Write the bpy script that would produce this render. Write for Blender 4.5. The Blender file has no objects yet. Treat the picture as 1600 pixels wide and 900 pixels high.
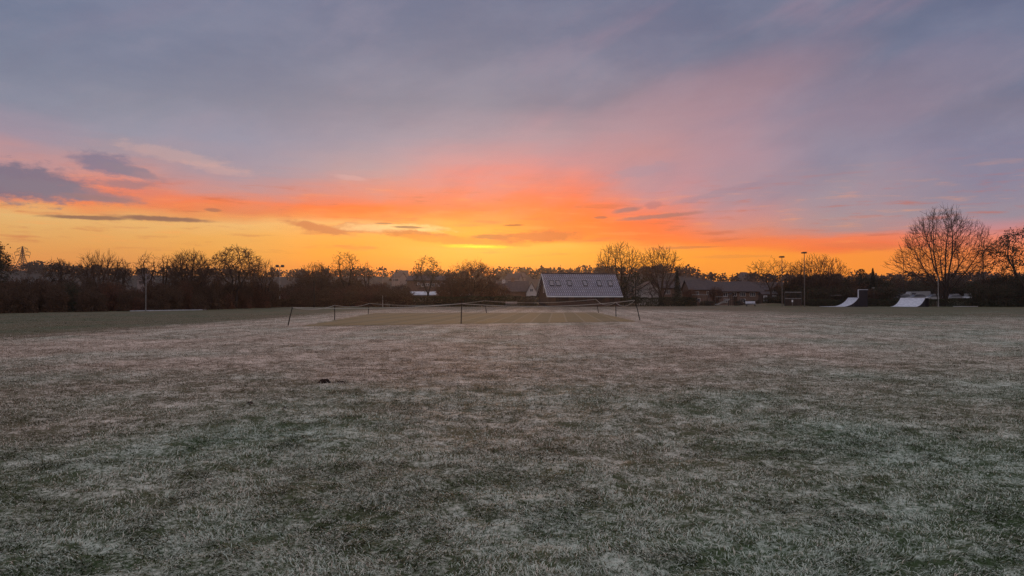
import bpy, math, random
import numpy as np
from mathutils import Vector, Matrix

SC = bpy.context.scene
COL = SC.collection
# ------------------------------------------------------------------ camera
F = 1155.0                      # focal length of the photograph in its own 1600 px width
HY = 466.0                      # row of the true horizon
CZ = 1.6
PITCH = math.atan((HY - 450.0) / F)
cam_d = bpy.data.cameras.new("camera")
cam_d.sensor_width = 36.0
cam_d.lens = 36.0 * F / 1600.0
cam_d.clip_start = 0.05
cam_d.clip_end = 6000.0
cam = bpy.data.objects.new("camera", cam_d)
COL.objects.link(cam)
cam.location = (0, 0, CZ)
cam.rotation_euler = (math.pi / 2 + PITCH, 0, 0)
SC.camera = cam


def ray(px, py):
    dx, dz = px - 800.0, 450.0 - py
    c, s = math.cos(PITCH), math.sin(PITCH)
    return Vector((dx, F * c - dz * s, F * s + dz * c))


def azel(px, py):
    d = ray(px, py).normalized()
    return math.degrees(math.atan2(d.x, d.y)), math.degrees(math.asin(d.z))


def gx(px, D):
    return (px - 800.0) / F * D


def hz(py, D):
    """height above the ground of what stands at depth D and shows at row py"""
    r = ray(800, py)
    return CZ + r.z / r.y * D


def gD(py):
    """depth of flat ground seen at row py"""
    r = ray(800, py)
    return -CZ * r.y / r.z


# ------------------------------------------------------------------ view
SC.view_settings.view_transform = 'Standard'
SC.view_settings.look = 'None'
SC.view_settings.exposure = 0.0
SC.view_settings.gamma = 1.0
SC.view_settings.use_curve_mapping = False
SC.render.film_transparent = False
SC.cycles.max_bounces = 6
SC.cycles.diffuse_bounces = 3
SC.cycles.glossy_bounces = 2
SC.cycles.transparent_max_bounces = 6
SC.cycles.volume_bounces = 0
SC.cycles.sample_clamp_indirect = 2.0
SC.cycles.sample_clamp_direct = 3.0
SC.cycles.use_denoising = True
SC.cycles.denoiser = 'OPENIMAGEDENOISE'
SC.cycles.denoising_input_passes = 'RGB_ALBEDO_NORMAL'
SC.cycles.denoising_prefilter = 'NONE'

SUN_AZ, SUN_EL = -2.7, 4.0
HAZE = 0.00021

# ------------------------------------------------------------------ sky


def lin(c):
    out = []
    for v in c:
        v = v / 255.0
        out.append(v / 12.92 if v <= 0.04045 else ((v + 0.055) / 1.055) ** 2.4)
    return out


class G:
    """small helper for writing node graphs"""

    def __init__(self, nt):
        self.nt = nt
        self.n = nt.nodes
        self.l = nt.links

    def new(self, t, **kw):
        nd = self.n.new(t)
        for k, v in kw.items():
            setattr(nd, k, v)
        return nd

    def put(self, sock, v):
        if isinstance(v, bpy.types.NodeSocket):
            self.l.new(v, sock)
        elif isinstance(v, (tuple, list)):
            v = tuple(v)
            if sock.type == 'RGBA' and len(v) == 3:
                v = v + (1.0,)
            sock.default_value = v
        else:
            sock.default_value = v

    def m(self, op, a, b=0.0, c=0.0, clamp=False):
        nd = self.new('ShaderNodeMath', operation=op)
        nd.use_clamp = clamp
        self.put(nd.inputs[0], a)
        self.put(nd.inputs[1], b)
        self.put(nd.inputs[2], c)
        return nd.outputs[0]

    def smooth(self, v, a, b, lo=0.0, hi=1.0, kind='SMOOTHSTEP'):
        nd = self.new('ShaderNodeMapRange', interpolation_type=kind)
        for i, x in enumerate((v, a, b, lo, hi)):
            self.put(nd.inputs[i], x)
        return nd.outputs[0]

    def mix(self, f, a, b, mode='MIX'):
        nd = self.new('ShaderNodeMix', data_type='RGBA', blend_type=mode)
        nd.clamp_factor = True
        self.put(nd.inputs[0], f)
        self.put(nd.inputs[6], a)
        self.put(nd.inputs[7], b)
        return nd.outputs[2]

    def vec(self, x, y, z=0.0):
        nd = self.new('ShaderNodeCombineXYZ')
        for i, v in enumerate((x, y, z)):
            self.put(nd.inputs[i], v)
        return nd.outputs[0]

    def noise(self, v, scale=1.0, detail=4.0, rough=0.5, dist=0.0):
        nd = self.new('ShaderNodeTexNoise')
        self.put(nd.inputs['Vector'], v)
        nd.inputs['Scale'].default_value = scale
        nd.inputs['Detail'].default_value = detail
        nd.inputs['Roughness'].default_value = rough
        nd.inputs['Distortion'].default_value = dist
        return nd.outputs[0]

    def ramp(self, f, stops):
        nd = self.new('ShaderNodeValToRGB')
        cr = nd.color_ramp
        cr.interpolation = 'LINEAR'
        while len(cr.elements) < len(stops):
            cr.elements.new(0.5)
        for e, (p, c) in zip(cr.elements, stops):
            e.position = p
        for e, (p, c) in zip(cr.elements, stops):
            e.position = p
            e.color = tuple(c)[:3] + (1.0,)
        self.put(nd.inputs[0], f)
        return nd.outputs[0]


def vivid(c, k=1.16):
    m = 0.3 * c[0] + 0.59 * c[1] + 0.11 * c[2]
    return tuple(min(255.0, max(0.0, (m + (v - m) * k))) for v in c)


def dusk(c, y):
    s = 0.955 if y < 170 else 1.0
    return (c[0] * s, c[1] * s, c[2] * (s - 0.015 if y < 170 else 1.0))


def rows(s):
    out = []
    for tok in s.split(';'):
        y, c = tok.split(':')
        out.append((float(y), tuple(float(v) for v in c.split(','))))
    return out


SKY = [
    (30, "0:112,123,152;90:126,133,158;160:136,140,162;205:158,142,158;238:190,143,145;270:190,140,140;300:215,140,115;312:232,145,100;322:230,165,105;335:232,182,110;360:230,170,95;385:230,157,80;405:230,148,75;425:222,135,75"),
    (180, "0:112,123,153;90:124,131,157;160:136,139,160;210:145,143,160;235:165,145,155;265:205,145,135;300:228,128,95;318:230,130,85;335:232,155,90;345:236,180,105;360:233,172,95;385:232,160,80;425:225,140,70"),
    (370, "0:113,122,152;90:124,130,156;160:137,138,160;220:143,142,162;270:160,145,157;298:190,140,138;316:232,125,75;330:235,122,60;340:237,150,75;352:240,182,105;370:238,170,80;400:237,160,65;425:228,140,65"),
    (560, "0:112,120,150;90:124,128,154;160:136,136,158;220:152,143,160;270:178,150,155;295:205,138,130;318:225,120,90;330:240,115,50;342:242,140,70;352:243,180,115;370:247,170,75;395:245,160,55;425:232,135,60"),
    (740, "0:112,119,148;90:122,126,152;160:134,133,156;210:158,140,156;250:195,140,145;280:215,125,120;305:230,112,75;325:248,115,35;345:255,140,20;362:252,165,45;376:253,160,30;390:252,175,70;410:246,160,50;425:235,140,60"),
    (880, "0:108,116,146;90:118,122,150;160:135,130,153;210:165,140,153;245:190,138,145;270:218,130,125;300:232,112,80;325:238,108,45;345:252,115,22;365:250,125,25;376:250,140,40;385:250,175,70;400:248,165,55;425:235,145,65"),
    (1020, "0:108,115,145;90:118,120,148;150:140,128,148;200:165,138,150;235:190,138,142;270:180,140,150;300:190,138,145;320:218,125,110;345:235,112,65;370:238,115,55;382:240,125,55;392:245,160,65;410:245,160,55;425:235,145,65"),
    (1160, "0:106,114,144;90:114,119,146;130:135,125,145;190:155,132,148;240:168,138,150;280:165,138,150;310:170,140,150;330:195,140,140;355:205,138,125;375:230,125,80;385:240,130,65;395:245,155,60;425:240,155,65"),
    (1320, "0:104,113,143;60:108,116,145;120:120,122,146;180:132,126,147;240:140,132,150;300:152,140,152;340:162,144,150;362:175,140,140;372:232,128,90;388:230,115,70;395:242,150,65;425:240,150,65"),
    (1560, "0:104,112,143;60:107,117,148;120:114,120,148;160:128,124,148;220:125,123,148;280:135,130,150;330:150,140,152;352:190,140,145;372:222,135,115;395:235,135,80;425:232,145,80"),
]
# soft-edged cloud banks: x, y, half width, half height, tilt (deg), colour, opacity, raggedness
CLOUDS = [
    (25, 285, 120, 31, -2, (112, 108, 128), 0.88, 0.60),
    (90, 297, 130, 13, -5, (128, 118, 132), 0.75, 0.55),
    (165, 256, 52, 17, -8, (122, 116, 138), 0.85, 0.75),
    (208, 268, 46, 9, -12, (138, 124, 138), 0.75, 0.7),
    (195, 288, 46, 7, 0, (146, 120, 130), 0.7, 0.7),
    (160, 310, 60, 4, -3, (150, 118, 118), 0.6, 0.5),
    (275, 243, 90, 11, -8, (205, 168, 160), 0.38, 0.9),
    (340, 264, 50, 8, -6, (208, 165, 158), 0.40, 0.9),
    (140, 340, 75, 3.4, 1, (140, 105, 85), 0.95, 0.35),
    (255, 342, 78, 4.0, -1, (135, 100, 85), 0.95, 0.35),
    (333, 328, 14, 3, -2, (150, 100, 85), 0.7, 0.4),
    (545, 277, 28, 4, -5, (205, 165, 165), 0.5, 0.6),
    (500, 357, 52, 7, -10, (200, 122, 78), 0.9, 0.8),
    (565, 356, 48, 8, -2, (204, 126, 80), 0.85, 0.9),
    (620, 357, 84, 7, -1, (250, 210, 150), 0.7, 0.9),
    (600, 349, 16, 1.6, 0, (160, 110, 80), 0.8, 0.3),
    (637, 355, 26, 2.0, -1, (140, 100, 75), 0.9, 0.3),
    (650, 366, 54, 6.5, -4, (198, 114, 58), 0.9, 0.9),
    (690, 375, 60, 6, -5, (235, 140, 40), 0.8, 0.9),
    (745, 378, 75, 8, -2, (225, 125, 35), 0.6, 0.8),
    (745, 385.0, 58, 3.2, -1, (255, 206, 20), 0.95, 0.5),
    (750, 385.5, 25, 1.8, 0, (255, 232, 60), 0.9, 0.4),
    (768, 370, 34, 4, 0, (170, 98, 55), 0.9, 0.6),
    (845, 370, 68, 9, 2, (190, 92, 45), 0.85, 0.8),
    (803, 352, 16, 1.8, 1, (165, 85, 40), 0.9, 0.3),
    (938, 340, 12, 2.2, 0, (170, 95, 80), 0.8, 0.4),
    (980, 328, 24, 4, 8, (150, 105, 110), 0.85, 0.4),
    (1020, 321, 13, 6, 0, (165, 110, 120), 0.6, 0.7),
    (1030, 338, 66, 3.6, 4, (160, 108, 105), 0.85, 0.4),
    (1065, 387, 55, 2.4, 1, (205, 115, 70), 0.7, 0.5),
    (1130, 300, 80, 6, 12, (150, 130, 148), 0.5, 0.8),
    (1000, 268, 55, 9, 8, (160, 138, 155), 0.5, 0.8),
    (970, 365, 40, 3, 0, (246, 140, 75), 0.5, 0.7),
    (1140, 401, 70, 3, 0, (225, 140, 65), 0.6, 0.7),
    (1345, 384, 70, 5, -3, (225, 120, 75), 0.6, 0.6),
    (1340, 340, 60, 2.5, 0, (180, 150, 150), 0.4, 0.7),
]

world = bpy.data.worlds.new("World")
SC.world = world
world.use_nodes = True
wn = world.node_tree
for nd in list(wn.nodes):
    wn.nodes.remove(nd)
g = G(wn)
tc = g.new('ShaderNodeTexCoord')
sep = g.new('ShaderNodeSeparateXYZ')
g.l.new(tc.outputs['Generated'], sep.inputs[0])
DX, DY, DZ = sep.outputs
U0 = g.m('DEGREES', g.m('ARCTAN2', DX, DY))
V0 = g.m('DEGREES', g.m('ARCSINE', g.m('MINIMUM', g.m('MAXIMUM', DZ, -1.0), 1.0)))
# slow drift of the cloud deck: the bands wander and fray
n1 = g.noise(g.vec(g.m('MULTIPLY', U0, 0.10), g.m('MULTIPLY', V0, 0.40), 3.1), 1.0, 4.0, 0.5)
n2 = g.noise(g.vec(g.m('MULTIPLY', U0, 0.28), g.m('MULTIPLY', V0, 1.7), 7.7), 1.0, 5.0, 0.55)
lift = g.smooth(V0, 0.5, 8.0, 0.35, 1.5)
V1 = g.m('ADD', V0, g.m('MULTIPLY', g.m('ADD', g.m('SUBTRACT', n1, 0.5), g.m('MULTIPLY', g.m('SUBTRACT', n2, 0.5), 0.8)), lift))
U1 = g.m('ADD', U0, g.m('MULTIPLY', g.m('SUBTRACT', n1, 0.5), 3.0))
VMAX = 26.0
fac = g.m('DIVIDE', V1, VMAX, clamp=True)
sky = None
prev = None
for px, s in SKY:
    stops = sorted((max(0.0, azel(px, y)[1]) / VMAX, lin(vivid(dusk(c, y), 1.02 if y < 240 else 1.18 if (px > 450 or y < 325) else 0.98))) for y, c in rows(s))
    col = g.ramp(fac, stops)
    az = azel(px, 350)[0]
    sky = col if sky is None else g.mix(g.smooth(U1, prev, az), sky, col)
    prev = az
# broad diagonal rays of pink and blue across the deck
diag = g.m('ADD', g.m('MULTIPLY', U0, -0.38), V0)
n3 = g.noise(g.vec(g.m('MULTIPLY', U0, 0.07), g.m('MULTIPLY', diag, 0.26), 1.7), 1.0, 4.0, 0.5)
hi = g.smooth(V0, 4.0, 8.5)
rt = g.smooth(U0, -12.0, 10.0, 0.35, 1.0)
sky = g.mix(g.m('MULTIPLY', g.smooth(n3, 0.50, 0.75, 0.0, 0.38), g.m('MULTIPLY', hi, rt)), sky, lin((178, 138, 152)))
sky = g.mix(g.m('MULTIPLY', g.smooth(n3, 0.48, 0.25, 0.0, 0.38), g.m('MULTIPLY', hi, rt)), sky, lin((112, 118, 146)))
n4 = g.noise(g.vec(g.m('MULTIPLY', U0, 0.09), g.m('MULTIPLY', V0, 0.22), 11.0), 1.0, 6.0, 0.6)
sky = g.mix(g.m('MULTIPLY', g.smooth(n4, 0.35, 0.7, 0.0, 0.22), hi), sky, lin((160, 158, 176)))
def glow(px, py, ru, rv, tilt, c, op):
    a0, e0 = azel(px, py)
    du = g.m('SUBTRACT', U0, a0)
    dv = g.m('SUBTRACT', g.m('SUBTRACT', V0, e0), g.m('MULTIPLY', du, tilt))
    dv = g.m('ADD', dv, g.m('MULTIPLY', g.m('SUBTRACT', n3, 0.5), 5.0))
    q = g.m('ADD', g.m('POWER', g.m('ABSOLUTE', g.m('DIVIDE', du, ru)), 2.0), g.m('POWER', g.m('ABSOLUTE', g.m('DIVIDE', dv, rv)), 2.0))
    return g.mix(g.smooth(q, 1.0, 0.0, 0.0, op), sky, lin(c))


sky = glow(1080, 190, 15.0, 4.6, 0.30, (180, 134, 144), 0.38)
sky = glow(1420, 150, 10.0, 2.6, 0.20, (148, 124, 142), 0.32)
# ragged streaks of darker and brighter cloud through the glowing band
n5 = g.noise(g.vec(g.m('MULTIPLY', U0, 0.22), g.m('MULTIPLY', V0, 1.9), 21.0), 1.0, 7.0, 0.62)
band = g.m('MULTIPLY', g.smooth(V0, 2.6, 4.2), g.smooth(V0, 10.5, 6.5))
sky = g.mix(g.m('MULTIPLY', g.smooth(n5, 0.53, 0.70, 0.0, 0.50), band), sky, lin((196, 92, 62)))
sky = g.mix(g.m('MULTIPLY', g.smooth(n5, 0.46, 0.28, 0.0, 0.30), band), sky, lin((255, 158, 78)))
n6 = g.noise(g.vec(g.m('MULTIPLY', U0, 0.13), g.m('MULTIPLY', diag, 0.26), 31.0), 1.0, 7.0, 0.6)
sky = g.mix(g.m('MULTIPLY', g.smooth(n6, 0.50, 0.72, 0.0, 0.13), hi), sky, lin((108, 104, 130)))
sky = g.mix(g.m('MULTIPLY', g.smooth(n6, 0.50, 0.28, 0.0, 0.11), hi), sky, lin((178, 158, 172)))
# cloud banks
nw1 = g.noise(g.vec(g.m('MULTIPLY', U0, 0.6), g.m('MULTIPLY', V0, 2.0), 5.0), 1.0, 8.0, 0.66)
nw2 = g.noise(g.vec(g.m('MULTIPLY', U0, 1.1), g.m('MULTIPLY', V0, 2.6), 9.0), 1.0, 8.0, 0.66)
warpA = g.m('SUBTRACT', nw1, 0.5)
warpB = g.m('SUBTRACT', nw2, 0.5)
for (cx, cy, rx, ry, tilt, colr, op, rag) in CLOUDS:
    a0, e0 = azel(cx, cy)
    a1 = azel(cx + rx, cy)[0] - a0
    e1 = abs(azel(cx, cy - ry)[1] - e0)
    du = g.m('SUBTRACT', U0, a0)
    dv = g.m('SUBTRACT', V0, e0)
    dv = g.m('SUBTRACT', dv, g.m('MULTIPLY', du, math.tan(math.radians(tilt))))
    dv = g.m('ADD', dv, g.m('MULTIPLY', warpB, e1 * 1.5))
    du = g.m('DIVIDE', du, a1)
    dv = g.m('DIVIDE', dv, e1)
    d = g.m('SQRT', g.m('ADD', g.m('MULTIPLY', du, du), g.m('MULTIPLY', dv, dv)))
    d = g.m('ADD', d, g.m('MULTIPLY', warpA, rag * 2.2))
    sky = g.mix(g.smooth(d, 1.28, 0.55, 0.0, op), sky, lin(vivid(colr, 1.1)))
# unseen sky behind and above the camera: pale, brightened to light the ground
back = g.ramp(g.m('DIVIDE', V0, 90.0, clamp=True),
              [(0.0, lin((182, 164, 172))), (0.12, lin((188, 174, 182))), (0.35, lin((184, 184, 198))), (1.0, lin((186, 190, 208)))])
side = g.smooth(g.m('ABSOLUTE', U0), 42.0, 95.0)
top = g.smooth(V0, 25.0, 62.0)
sky = g.mix(g.m('MAXIMUM', side, top), sky, back)
nish = g.new('ShaderNodeTexSky', sky_type='NISHITA')
nish.sun_disc = False
nish.sun_elevation = math.radians(SUN_EL)
nish.sun_rotation = math.radians(SUN_AZ)
nish.dust_density = 2.0
bg1 = g.new('ShaderNodeBackground')
bg2 = g.new('ShaderNodeBackground')
g.put(bg1.inputs[0], sky)
bg1.inputs[1].default_value = 1.0
g.l.new(nish.outputs[0], bg2.inputs[0])
bg2.inputs[1].default_value = 0.004      # the deck hides nearly all of the clear sky
addsh = g.new('ShaderNodeAddShader')
g.l.new(bg1.outputs[0], addsh.inputs[0])
g.l.new(bg2.outputs[0], addsh.inputs[1])
wo = g.new('ShaderNodeOutputWorld')
g.l.new(addsh.outputs[0], wo.inputs[0])
world.cycles.sampling_method = 'MANUAL'
world.cycles.sample_map_resolution = 512

# ------------------------------------------------------------------ sun, still behind the cloud bank on the horizon
sun_d = bpy.data.lights.new("sun", 'SUN')
sun_d.energy = 0.5
sun_d.angle = math.radians(10)
sun_d.color = (1.0, 0.52, 0.24)
sun = bpy.data.objects.new("sun", sun_d)
COL.objects.link(sun)
sv = Vector((math.sin(math.radians(SUN_AZ)) * math.cos(math.radians(SUN_EL)),
             math.cos(math.radians(SUN_AZ)) * math.cos(math.radians(SUN_EL)), math.sin(math.radians(SUN_EL))))
sun.rotation_euler = sv.to_track_quat('Z', 'Y').to_euler()
sun.location = (-40, 300, 60)

# ------------------------------------------------------------------ numeric noise for the ground


def _hash(ix, iy, seed):
    h = (ix.astype(np.int64) * 374761393 + iy.astype(np.int64) * 668265263 + seed * 1442695041) & 0xffffffff
    h = ((h ^ (h >> 13)) * 1274126177) & 0xffffffff
    return ((h ^ (h >> 16)) & 0xffff) / 65535.0


def vnoise(x, y, seed=0):
    x = np.asarray(x, dtype=np.float64)
    y = np.asarray(y, dtype=np.float64)
    ix, iy = np.floor(x), np.floor(y)
    fx, fy = x - ix, y - iy
    fx = fx * fx * (3 - 2 * fx)
    fy = fy * fy * (3 - 2 * fy)
    a = _hash(ix, iy, seed)
    b = _hash(ix + 1, iy, seed)
    c = _hash(ix, iy + 1, seed)
    d = _hash(ix + 1, iy + 1, seed)
    return (a + (b - a) * fx) * (1 - fy) + (c + (d - c) * fx) * fy


def fbm(x, y, seed=0, octs=3):
    s, a, t = 0.0, 1.0, 0.0
    for i in range(octs):
        s = s + a * vnoise(x * 2 ** i + 17.3 * i, y * 2 ** i - 9.1 * i, seed + i)
        t += a
        a *= 0.5
    return s / t


def sstep(v, a, b):
    t = np.clip((v - a) / (b - a), 0, 1)
    return t * t * (3 - 2 * t)


HILL_PX = [-700, -200, 0, 60, 130, 200, 300, 420, 520, 560, 600, 640, 700, 780, 840, 1000, 1050, 1080, 1100, 1120, 1150, 1250, 1400, 1600, 1900, 2500]
HILL_Y = [430, 426, 424, 423, 428, 431, 431, 433, 433, 431, 433, 436, 436, 431, 430, 428, 427, 430, 436, 441, 441, 441, 439, 439, 436, 430]


def lumps(x, y):
    r = np.hypot(x, y)
    h = (fbm(x / 1.7, y / 1.7, 5, 2) - 0.5) * 0.055 * sstep(r, 160, 60)
    h = h + (fbm(x / 0.42, y / 0.42, 9, 2) - 0.5) * 0.065 * sstep(r, 60, 20)
    h = h + (fbm(x / 0.15, y / 0.13, 13, 2) - 0.5) * 0.055 * sstep(r, 26, 9)
    h = h + (fbm(x / 14.0, y / 14.0, 2, 2) - 0.5) * 0.10 * sstep(r, 4, 30) * sstep(r, 110, 70)
    return h


def ground_h(x, y):
    x = np.asarray(x, dtype=np.float64)
    y = np.asarray(y, dtype=np.float64)
    h = lumps(x, y)
    # flat where the cricket square lies
    insq = sstep(np.abs(x + 2.5), 19, 15) * sstep(np.abs(y - 63), 28, 22)
    h = h * (1 - insq) - 0.02 * insq
    # low bank beyond the ball court and raised car park at the right
    h = h + 0.62 * np.exp(-((x - 52) / 5.0) ** 2 - ((y - 148) / 4.0) ** 2)
    h = h + 0.95 * sstep(x, 70, 78) * sstep(x, 150, 140) * sstep(y, 146, 149.5) * sstep(y, 200, 190)
    # hills behind the town
    px = 800 + F * x / np.maximum(y, 1.0)
    top = np.interp(px, HILL_PX, HILL_Y)
    target = CZ + (HY - top) / F * 540.0
    h = h + target * sstep(y, 260, 540) * (y > 1)
    return h


def frost_at(x, y):
    """how white the turf is: 0 bare green grass, 1 thick frost"""
    r = np.hypot(x, y)
    f = 0.53 + 0.16 * (fbm(x / 7.5, y / 7.5, 21, 3) - 0.5) + 0.10 * (fbm(x / 1.6, y / 1.3, 31, 3) - 0.5)
    f = f + 0.15 * (fbm(x / 0.50, y / 0.42, 41, 2) - 0.5) * sstep(r, 60, 20)
    f = f + 0.60 * (fbm(x / 0.17, y / 0.15, 43, 2) - 0.5) * sstep(r, 34, 12)
    f = f + 0.09 * sstep(y, 9, 20) + 0.9 * lumps(x, y) * sstep(r, 90, 20)
    f = f - 0.15 * sstep(y, 24, 48)
    # greener, barely frosted turf along the left edge and below the right thicket
    edge = x + 3.0 * (fbm(x / 4.0, y / 9.0, 71, 3) - 0.5)
    f = f - 0.58 * sstep(edge, -17.0, -24.0) * sstep(y, 16, 36)
    # faint mowing bands running up the field
    f = f + 0.055 * np.sin((x - 0.06 * y) * 2 * math.pi / 2.1 + 1.5 * (fbm(x / 5.0, y / 12.0, 83, 2) - 0.5)) * sstep(y, 14, 30)
    f = f - 0.40 * sstep(x, 16, 40) * sstep(y, 40, 90)
    f = f - 0.25 * sstep(y, 84, 120)
    f = f - 0.22 * sstep(x, 2, 9) * sstep(y, 12, 4)
    return np.clip(f, 0.0, 1.0)


def straw_at(x, y):
    """how dry and tawny the grass is"""
    px = 800 + F * x / np.maximum(y, 1.0)
    s = 0.42 + 0.9 * (fbm(x / 3.0 + 50, y / 3.0, 61, 3) - 0.5) + 0.46 * sstep(y, 4, 22) - 0.30 * sstep(y, 11, 5)
    s = s - 0.40 * sstep(px, 1000, 1450) - 0.35 * sstep(x, -18.5, -23) * sstep(y, 18, 36)
    return np.clip(s, 0.0, 1.0)


# ------------------------------------------------------------------ mesh helpers


def np_mesh(name, V, faces, smooth=False):
    """faces: list of (m,k) int arrays"""
    me = bpy.data.meshes.new(name)
    V = np.asarray(V, dtype=np.float32)
    faces = [np.asarray(f, dtype=np.int32) for f in faces if len(f)]
    me.vertices.add(len(V))
    me.vertices.foreach_set('co', V.ravel())
    idx = np.concatenate([f.ravel() for f in faces])
    tot = np.concatenate([np.full(len(f), f.shape[1], np.int32) for f in faces])
    start = np.concatenate([[0], np.cumsum(tot)[:-1]]).astype(np.int32)
    me.loops.add(len(idx))
    me.loops.foreach_set('vertex_index', idx)
    me.polygons.add(len(tot))
    me.polygons.foreach_set('loop_start', start)
    me.update(calc_edges=True)
    if smooth:
        me.polygons.foreach_set('use_smooth', np.ones(len(tot), dtype=bool))
    return me


def link(name, me, mat, parent=None, loc=None):
    o = bpy.data.objects.new(name, me)
    COL.objects.link(o)
    if mat is not None and me is not None and not me.materials:
        me.materials.append(mat)
    if parent is not None:
        o.parent = parent
    if loc is not None:
        o.location = loc
    return o


def tag(o, label=None, cat=None, group=None, kind=None):
    if label:
        o['label'] = label
    if cat:
        o['category'] = cat
    if group:
        o['group'] = group
    if kind:
        o['kind'] = kind
    return o


def empty(name, loc, label, cat, group=None, rz=0.0):
    o = bpy.data.objects.new(name, None)
    COL.objects.link(o)
    o.location = loc
    o.rotation_euler = (0, 0, rz)
    o.empty_display_size = 0.3
    return tag(o, label, cat, group)


class MB:
    """collects boxes, prisms and tubes, builds them as one mesh"""

    def __init__(self):
        self.v, self.f = [], []

    def add(self, vs, fs):
        k = len(self.v)
        self.v += [tuple(p) for p in vs]
        self.f += [tuple(i + k for i in q) for q in fs]
        return self

    def box(self, x0, x1, y0, y1, z0, z1):
        vs = [(x0, y0, z0), (x1, y0, z0), (x1, y1, z0), (x0, y1, z0), (x0, y0, z1), (x1, y0, z1), (x1, y1, z1), (x0, y1, z1)]
        return self.add(vs, [(0, 3, 2, 1), (4, 5, 6, 7), (0, 1, 5, 4), (1, 2, 6, 5), (2, 3, 7, 6), (3, 0, 4, 7)])

    def prism(self, poly, off):
        """closed solid: poly (3-D points) pushed along off"""
        n = len(poly)
        a = [Vector(p) for p in poly]
        b = [p + Vector(off) for p in a]
        fs = [tuple(range(n))[::-1], tuple(range(n, 2 * n))]
        fs += [(i, (i + 1) % n, n + (i + 1) % n, n + i) for i in range(n)]
        return self.add(a + b, fs)

    def tube(self, pts, rads, n=8, cap=True):
        pts = [Vector(p) for p in pts]
        if not isinstance(rads, (list, tuple)):
            rads = [rads] * len(pts)
        rings = []
        up = None
        for i, p in enumerate(pts):
            d = (pts[min(i + 1, len(pts) - 1)] - pts[max(i - 1, 0)]).normalized()
            if up is None:
                up = d.orthogonal().normalized()
            u = (up - d * up.dot(d)).normalized()
            w = d.cross(u)
            up = u
            rings.append([p + (u * math.cos(2 * math.pi * k / n) + w * math.sin(2 * math.pi * k / n)) * rads[i] for k in range(n)])
        vs = [q for r in rings for q in r]
        fs = []
        for i in range(len(pts) - 1):
            for k in range(n):
                fs.append((i * n + k, i * n + (k + 1) % n, (i + 1) * n + (k + 1) % n, (i + 1) * n + k))
        if cap:
            fs.append(tuple(range(n))[::-1])
            fs.append(tuple((len(pts) - 1) * n + k for k in range(n)))
        return self.add(vs, fs)

    def build(self, name, mat, parent=None, loc=None, smooth=False):
        me = bpy.data.meshes.new(name)
        me.from_pydata(self.v, [], self.f)
        if smooth:
            for p in me.polygons:
                p.use_smooth = True
        me.update()
        return link(name, me, mat, parent, loc)


def segs_mesh(name, S, sides=3, Q=None, extra_v=None):
    """S: rows p0 p1 r0 r1 -> open prisms; Q: (n,4,3) loose quads"""
    Vs, Fs, k0 = [], [], 0
    if S is not None and len(S):
        S = np.asarray(S, dtype=np.float64)
        p0, p1, r0, r1 = S[:, 0:3], S[:, 3:6], S[:, 6], S[:, 7]
        d = p1 - p0
        d = d / np.maximum(np.linalg.norm(d, axis=1, keepdims=True), 1e-9)
        ref = np.where(np.abs(d[:, 2:3]) < 0.9, np.array([[0, 0, 1.0]]), np.array([[1.0, 0, 0]]))
        u = np.cross(d, ref)
        u /= np.linalg.norm(u, axis=1, keepdims=True)
        w = np.cross(d, u)
        ring = []
        for P, R in ((p0, r0), (p1, r1)):
            for k in range(sides):
                a = 2 * math.pi * k / sides
                ring.append(P + (u * math.cos(a) + w * math.sin(a)) * R[:, None])
        V = np.stack(ring, axis=1).reshape(-1, 3)
        base = (np.arange(len(S)) * 2 * sides)[:, None]
        f = []
        for k in range(sides):
            f.append(base + np.array([[k, (k + 1) % sides, sides + (k + 1) % sides, sides + k]]))
        Vs.append(V)
        Fs.append(np.concatenate(f))
        k0 = len(V)
    if Q is not None and len(Q):
        V = np.asarray(Q).reshape(-1, 3)
        Vs.append(V)
        Fs.append(np.arange(len(V)).reshape(-1, 4) + k0)
    return np_mesh(name, np.concatenate(Vs), Fs)


def leaf_quads(C, size, rng, aspect=1.0, droop=0.0):
    n = len(C)
    a = rng.normal(size=(n, 3))
    a[:, 2] -= droop
    a /= np.linalg.norm(a, axis=1, keepdims=True)
    b = np.cross(a, rng.normal(size=(n, 3)))
    b /= np.maximum(np.linalg.norm(b, axis=1, keepdims=True), 1e-6)
    s = (size * rng.uniform(0.6, 1.4, n))[:, None]
    a = a * s * 0.5
    b = b * s * 0.5 * aspect
    return np.stack([C - a - b * 0.3, C - b + a * 0.1, C + a, C + b * 0.9 - a * 0.2], axis=1)


# ------------------------------------------------------------------ materials


def material(name, base, rough=0.8, var=None, scale=3.0, bump=0.0, metal=0.0, spec=0.3, detail=5.0, coord='Object', stretch=(1, 1, 1)):
    m = bpy.data.materials.new(name)
    m.use_nodes = True
    nt = m.node_tree
    gg = G(nt)
    b = nt.nodes['Principled BSDF']
    b.inputs['Roughness'].default_value = rough
    b.inputs['Metallic'].default_value = metal
    b.inputs['Specular IOR Level'].default_value = spec
    if var is None:
        var = tuple(v * 0.7 for v in base)
    t = gg.new('ShaderNodeTexCoord')
    mp = gg.new('ShaderNodeMapping')
    mp.inputs['Scale'].default_value = stretch
    gg.l.new(t.outputs[coord], mp.inputs[0])
    n = gg.noise(mp.outputs[0], scale, detail, 0.6)
    c = gg.mix(gg.smooth(n, 0.3, 0.7), base, var)
    gg.l.new(c, b.inputs['Base Color'])
    if bump:
        bn = gg.new('ShaderNodeBump')
        bn.inputs['Strength'].default_value = bump
        gg.l.new(n, bn.inputs['Height'])
        gg.l.new(bn.outputs[0], b.inputs['Normal'])
    return m


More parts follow.
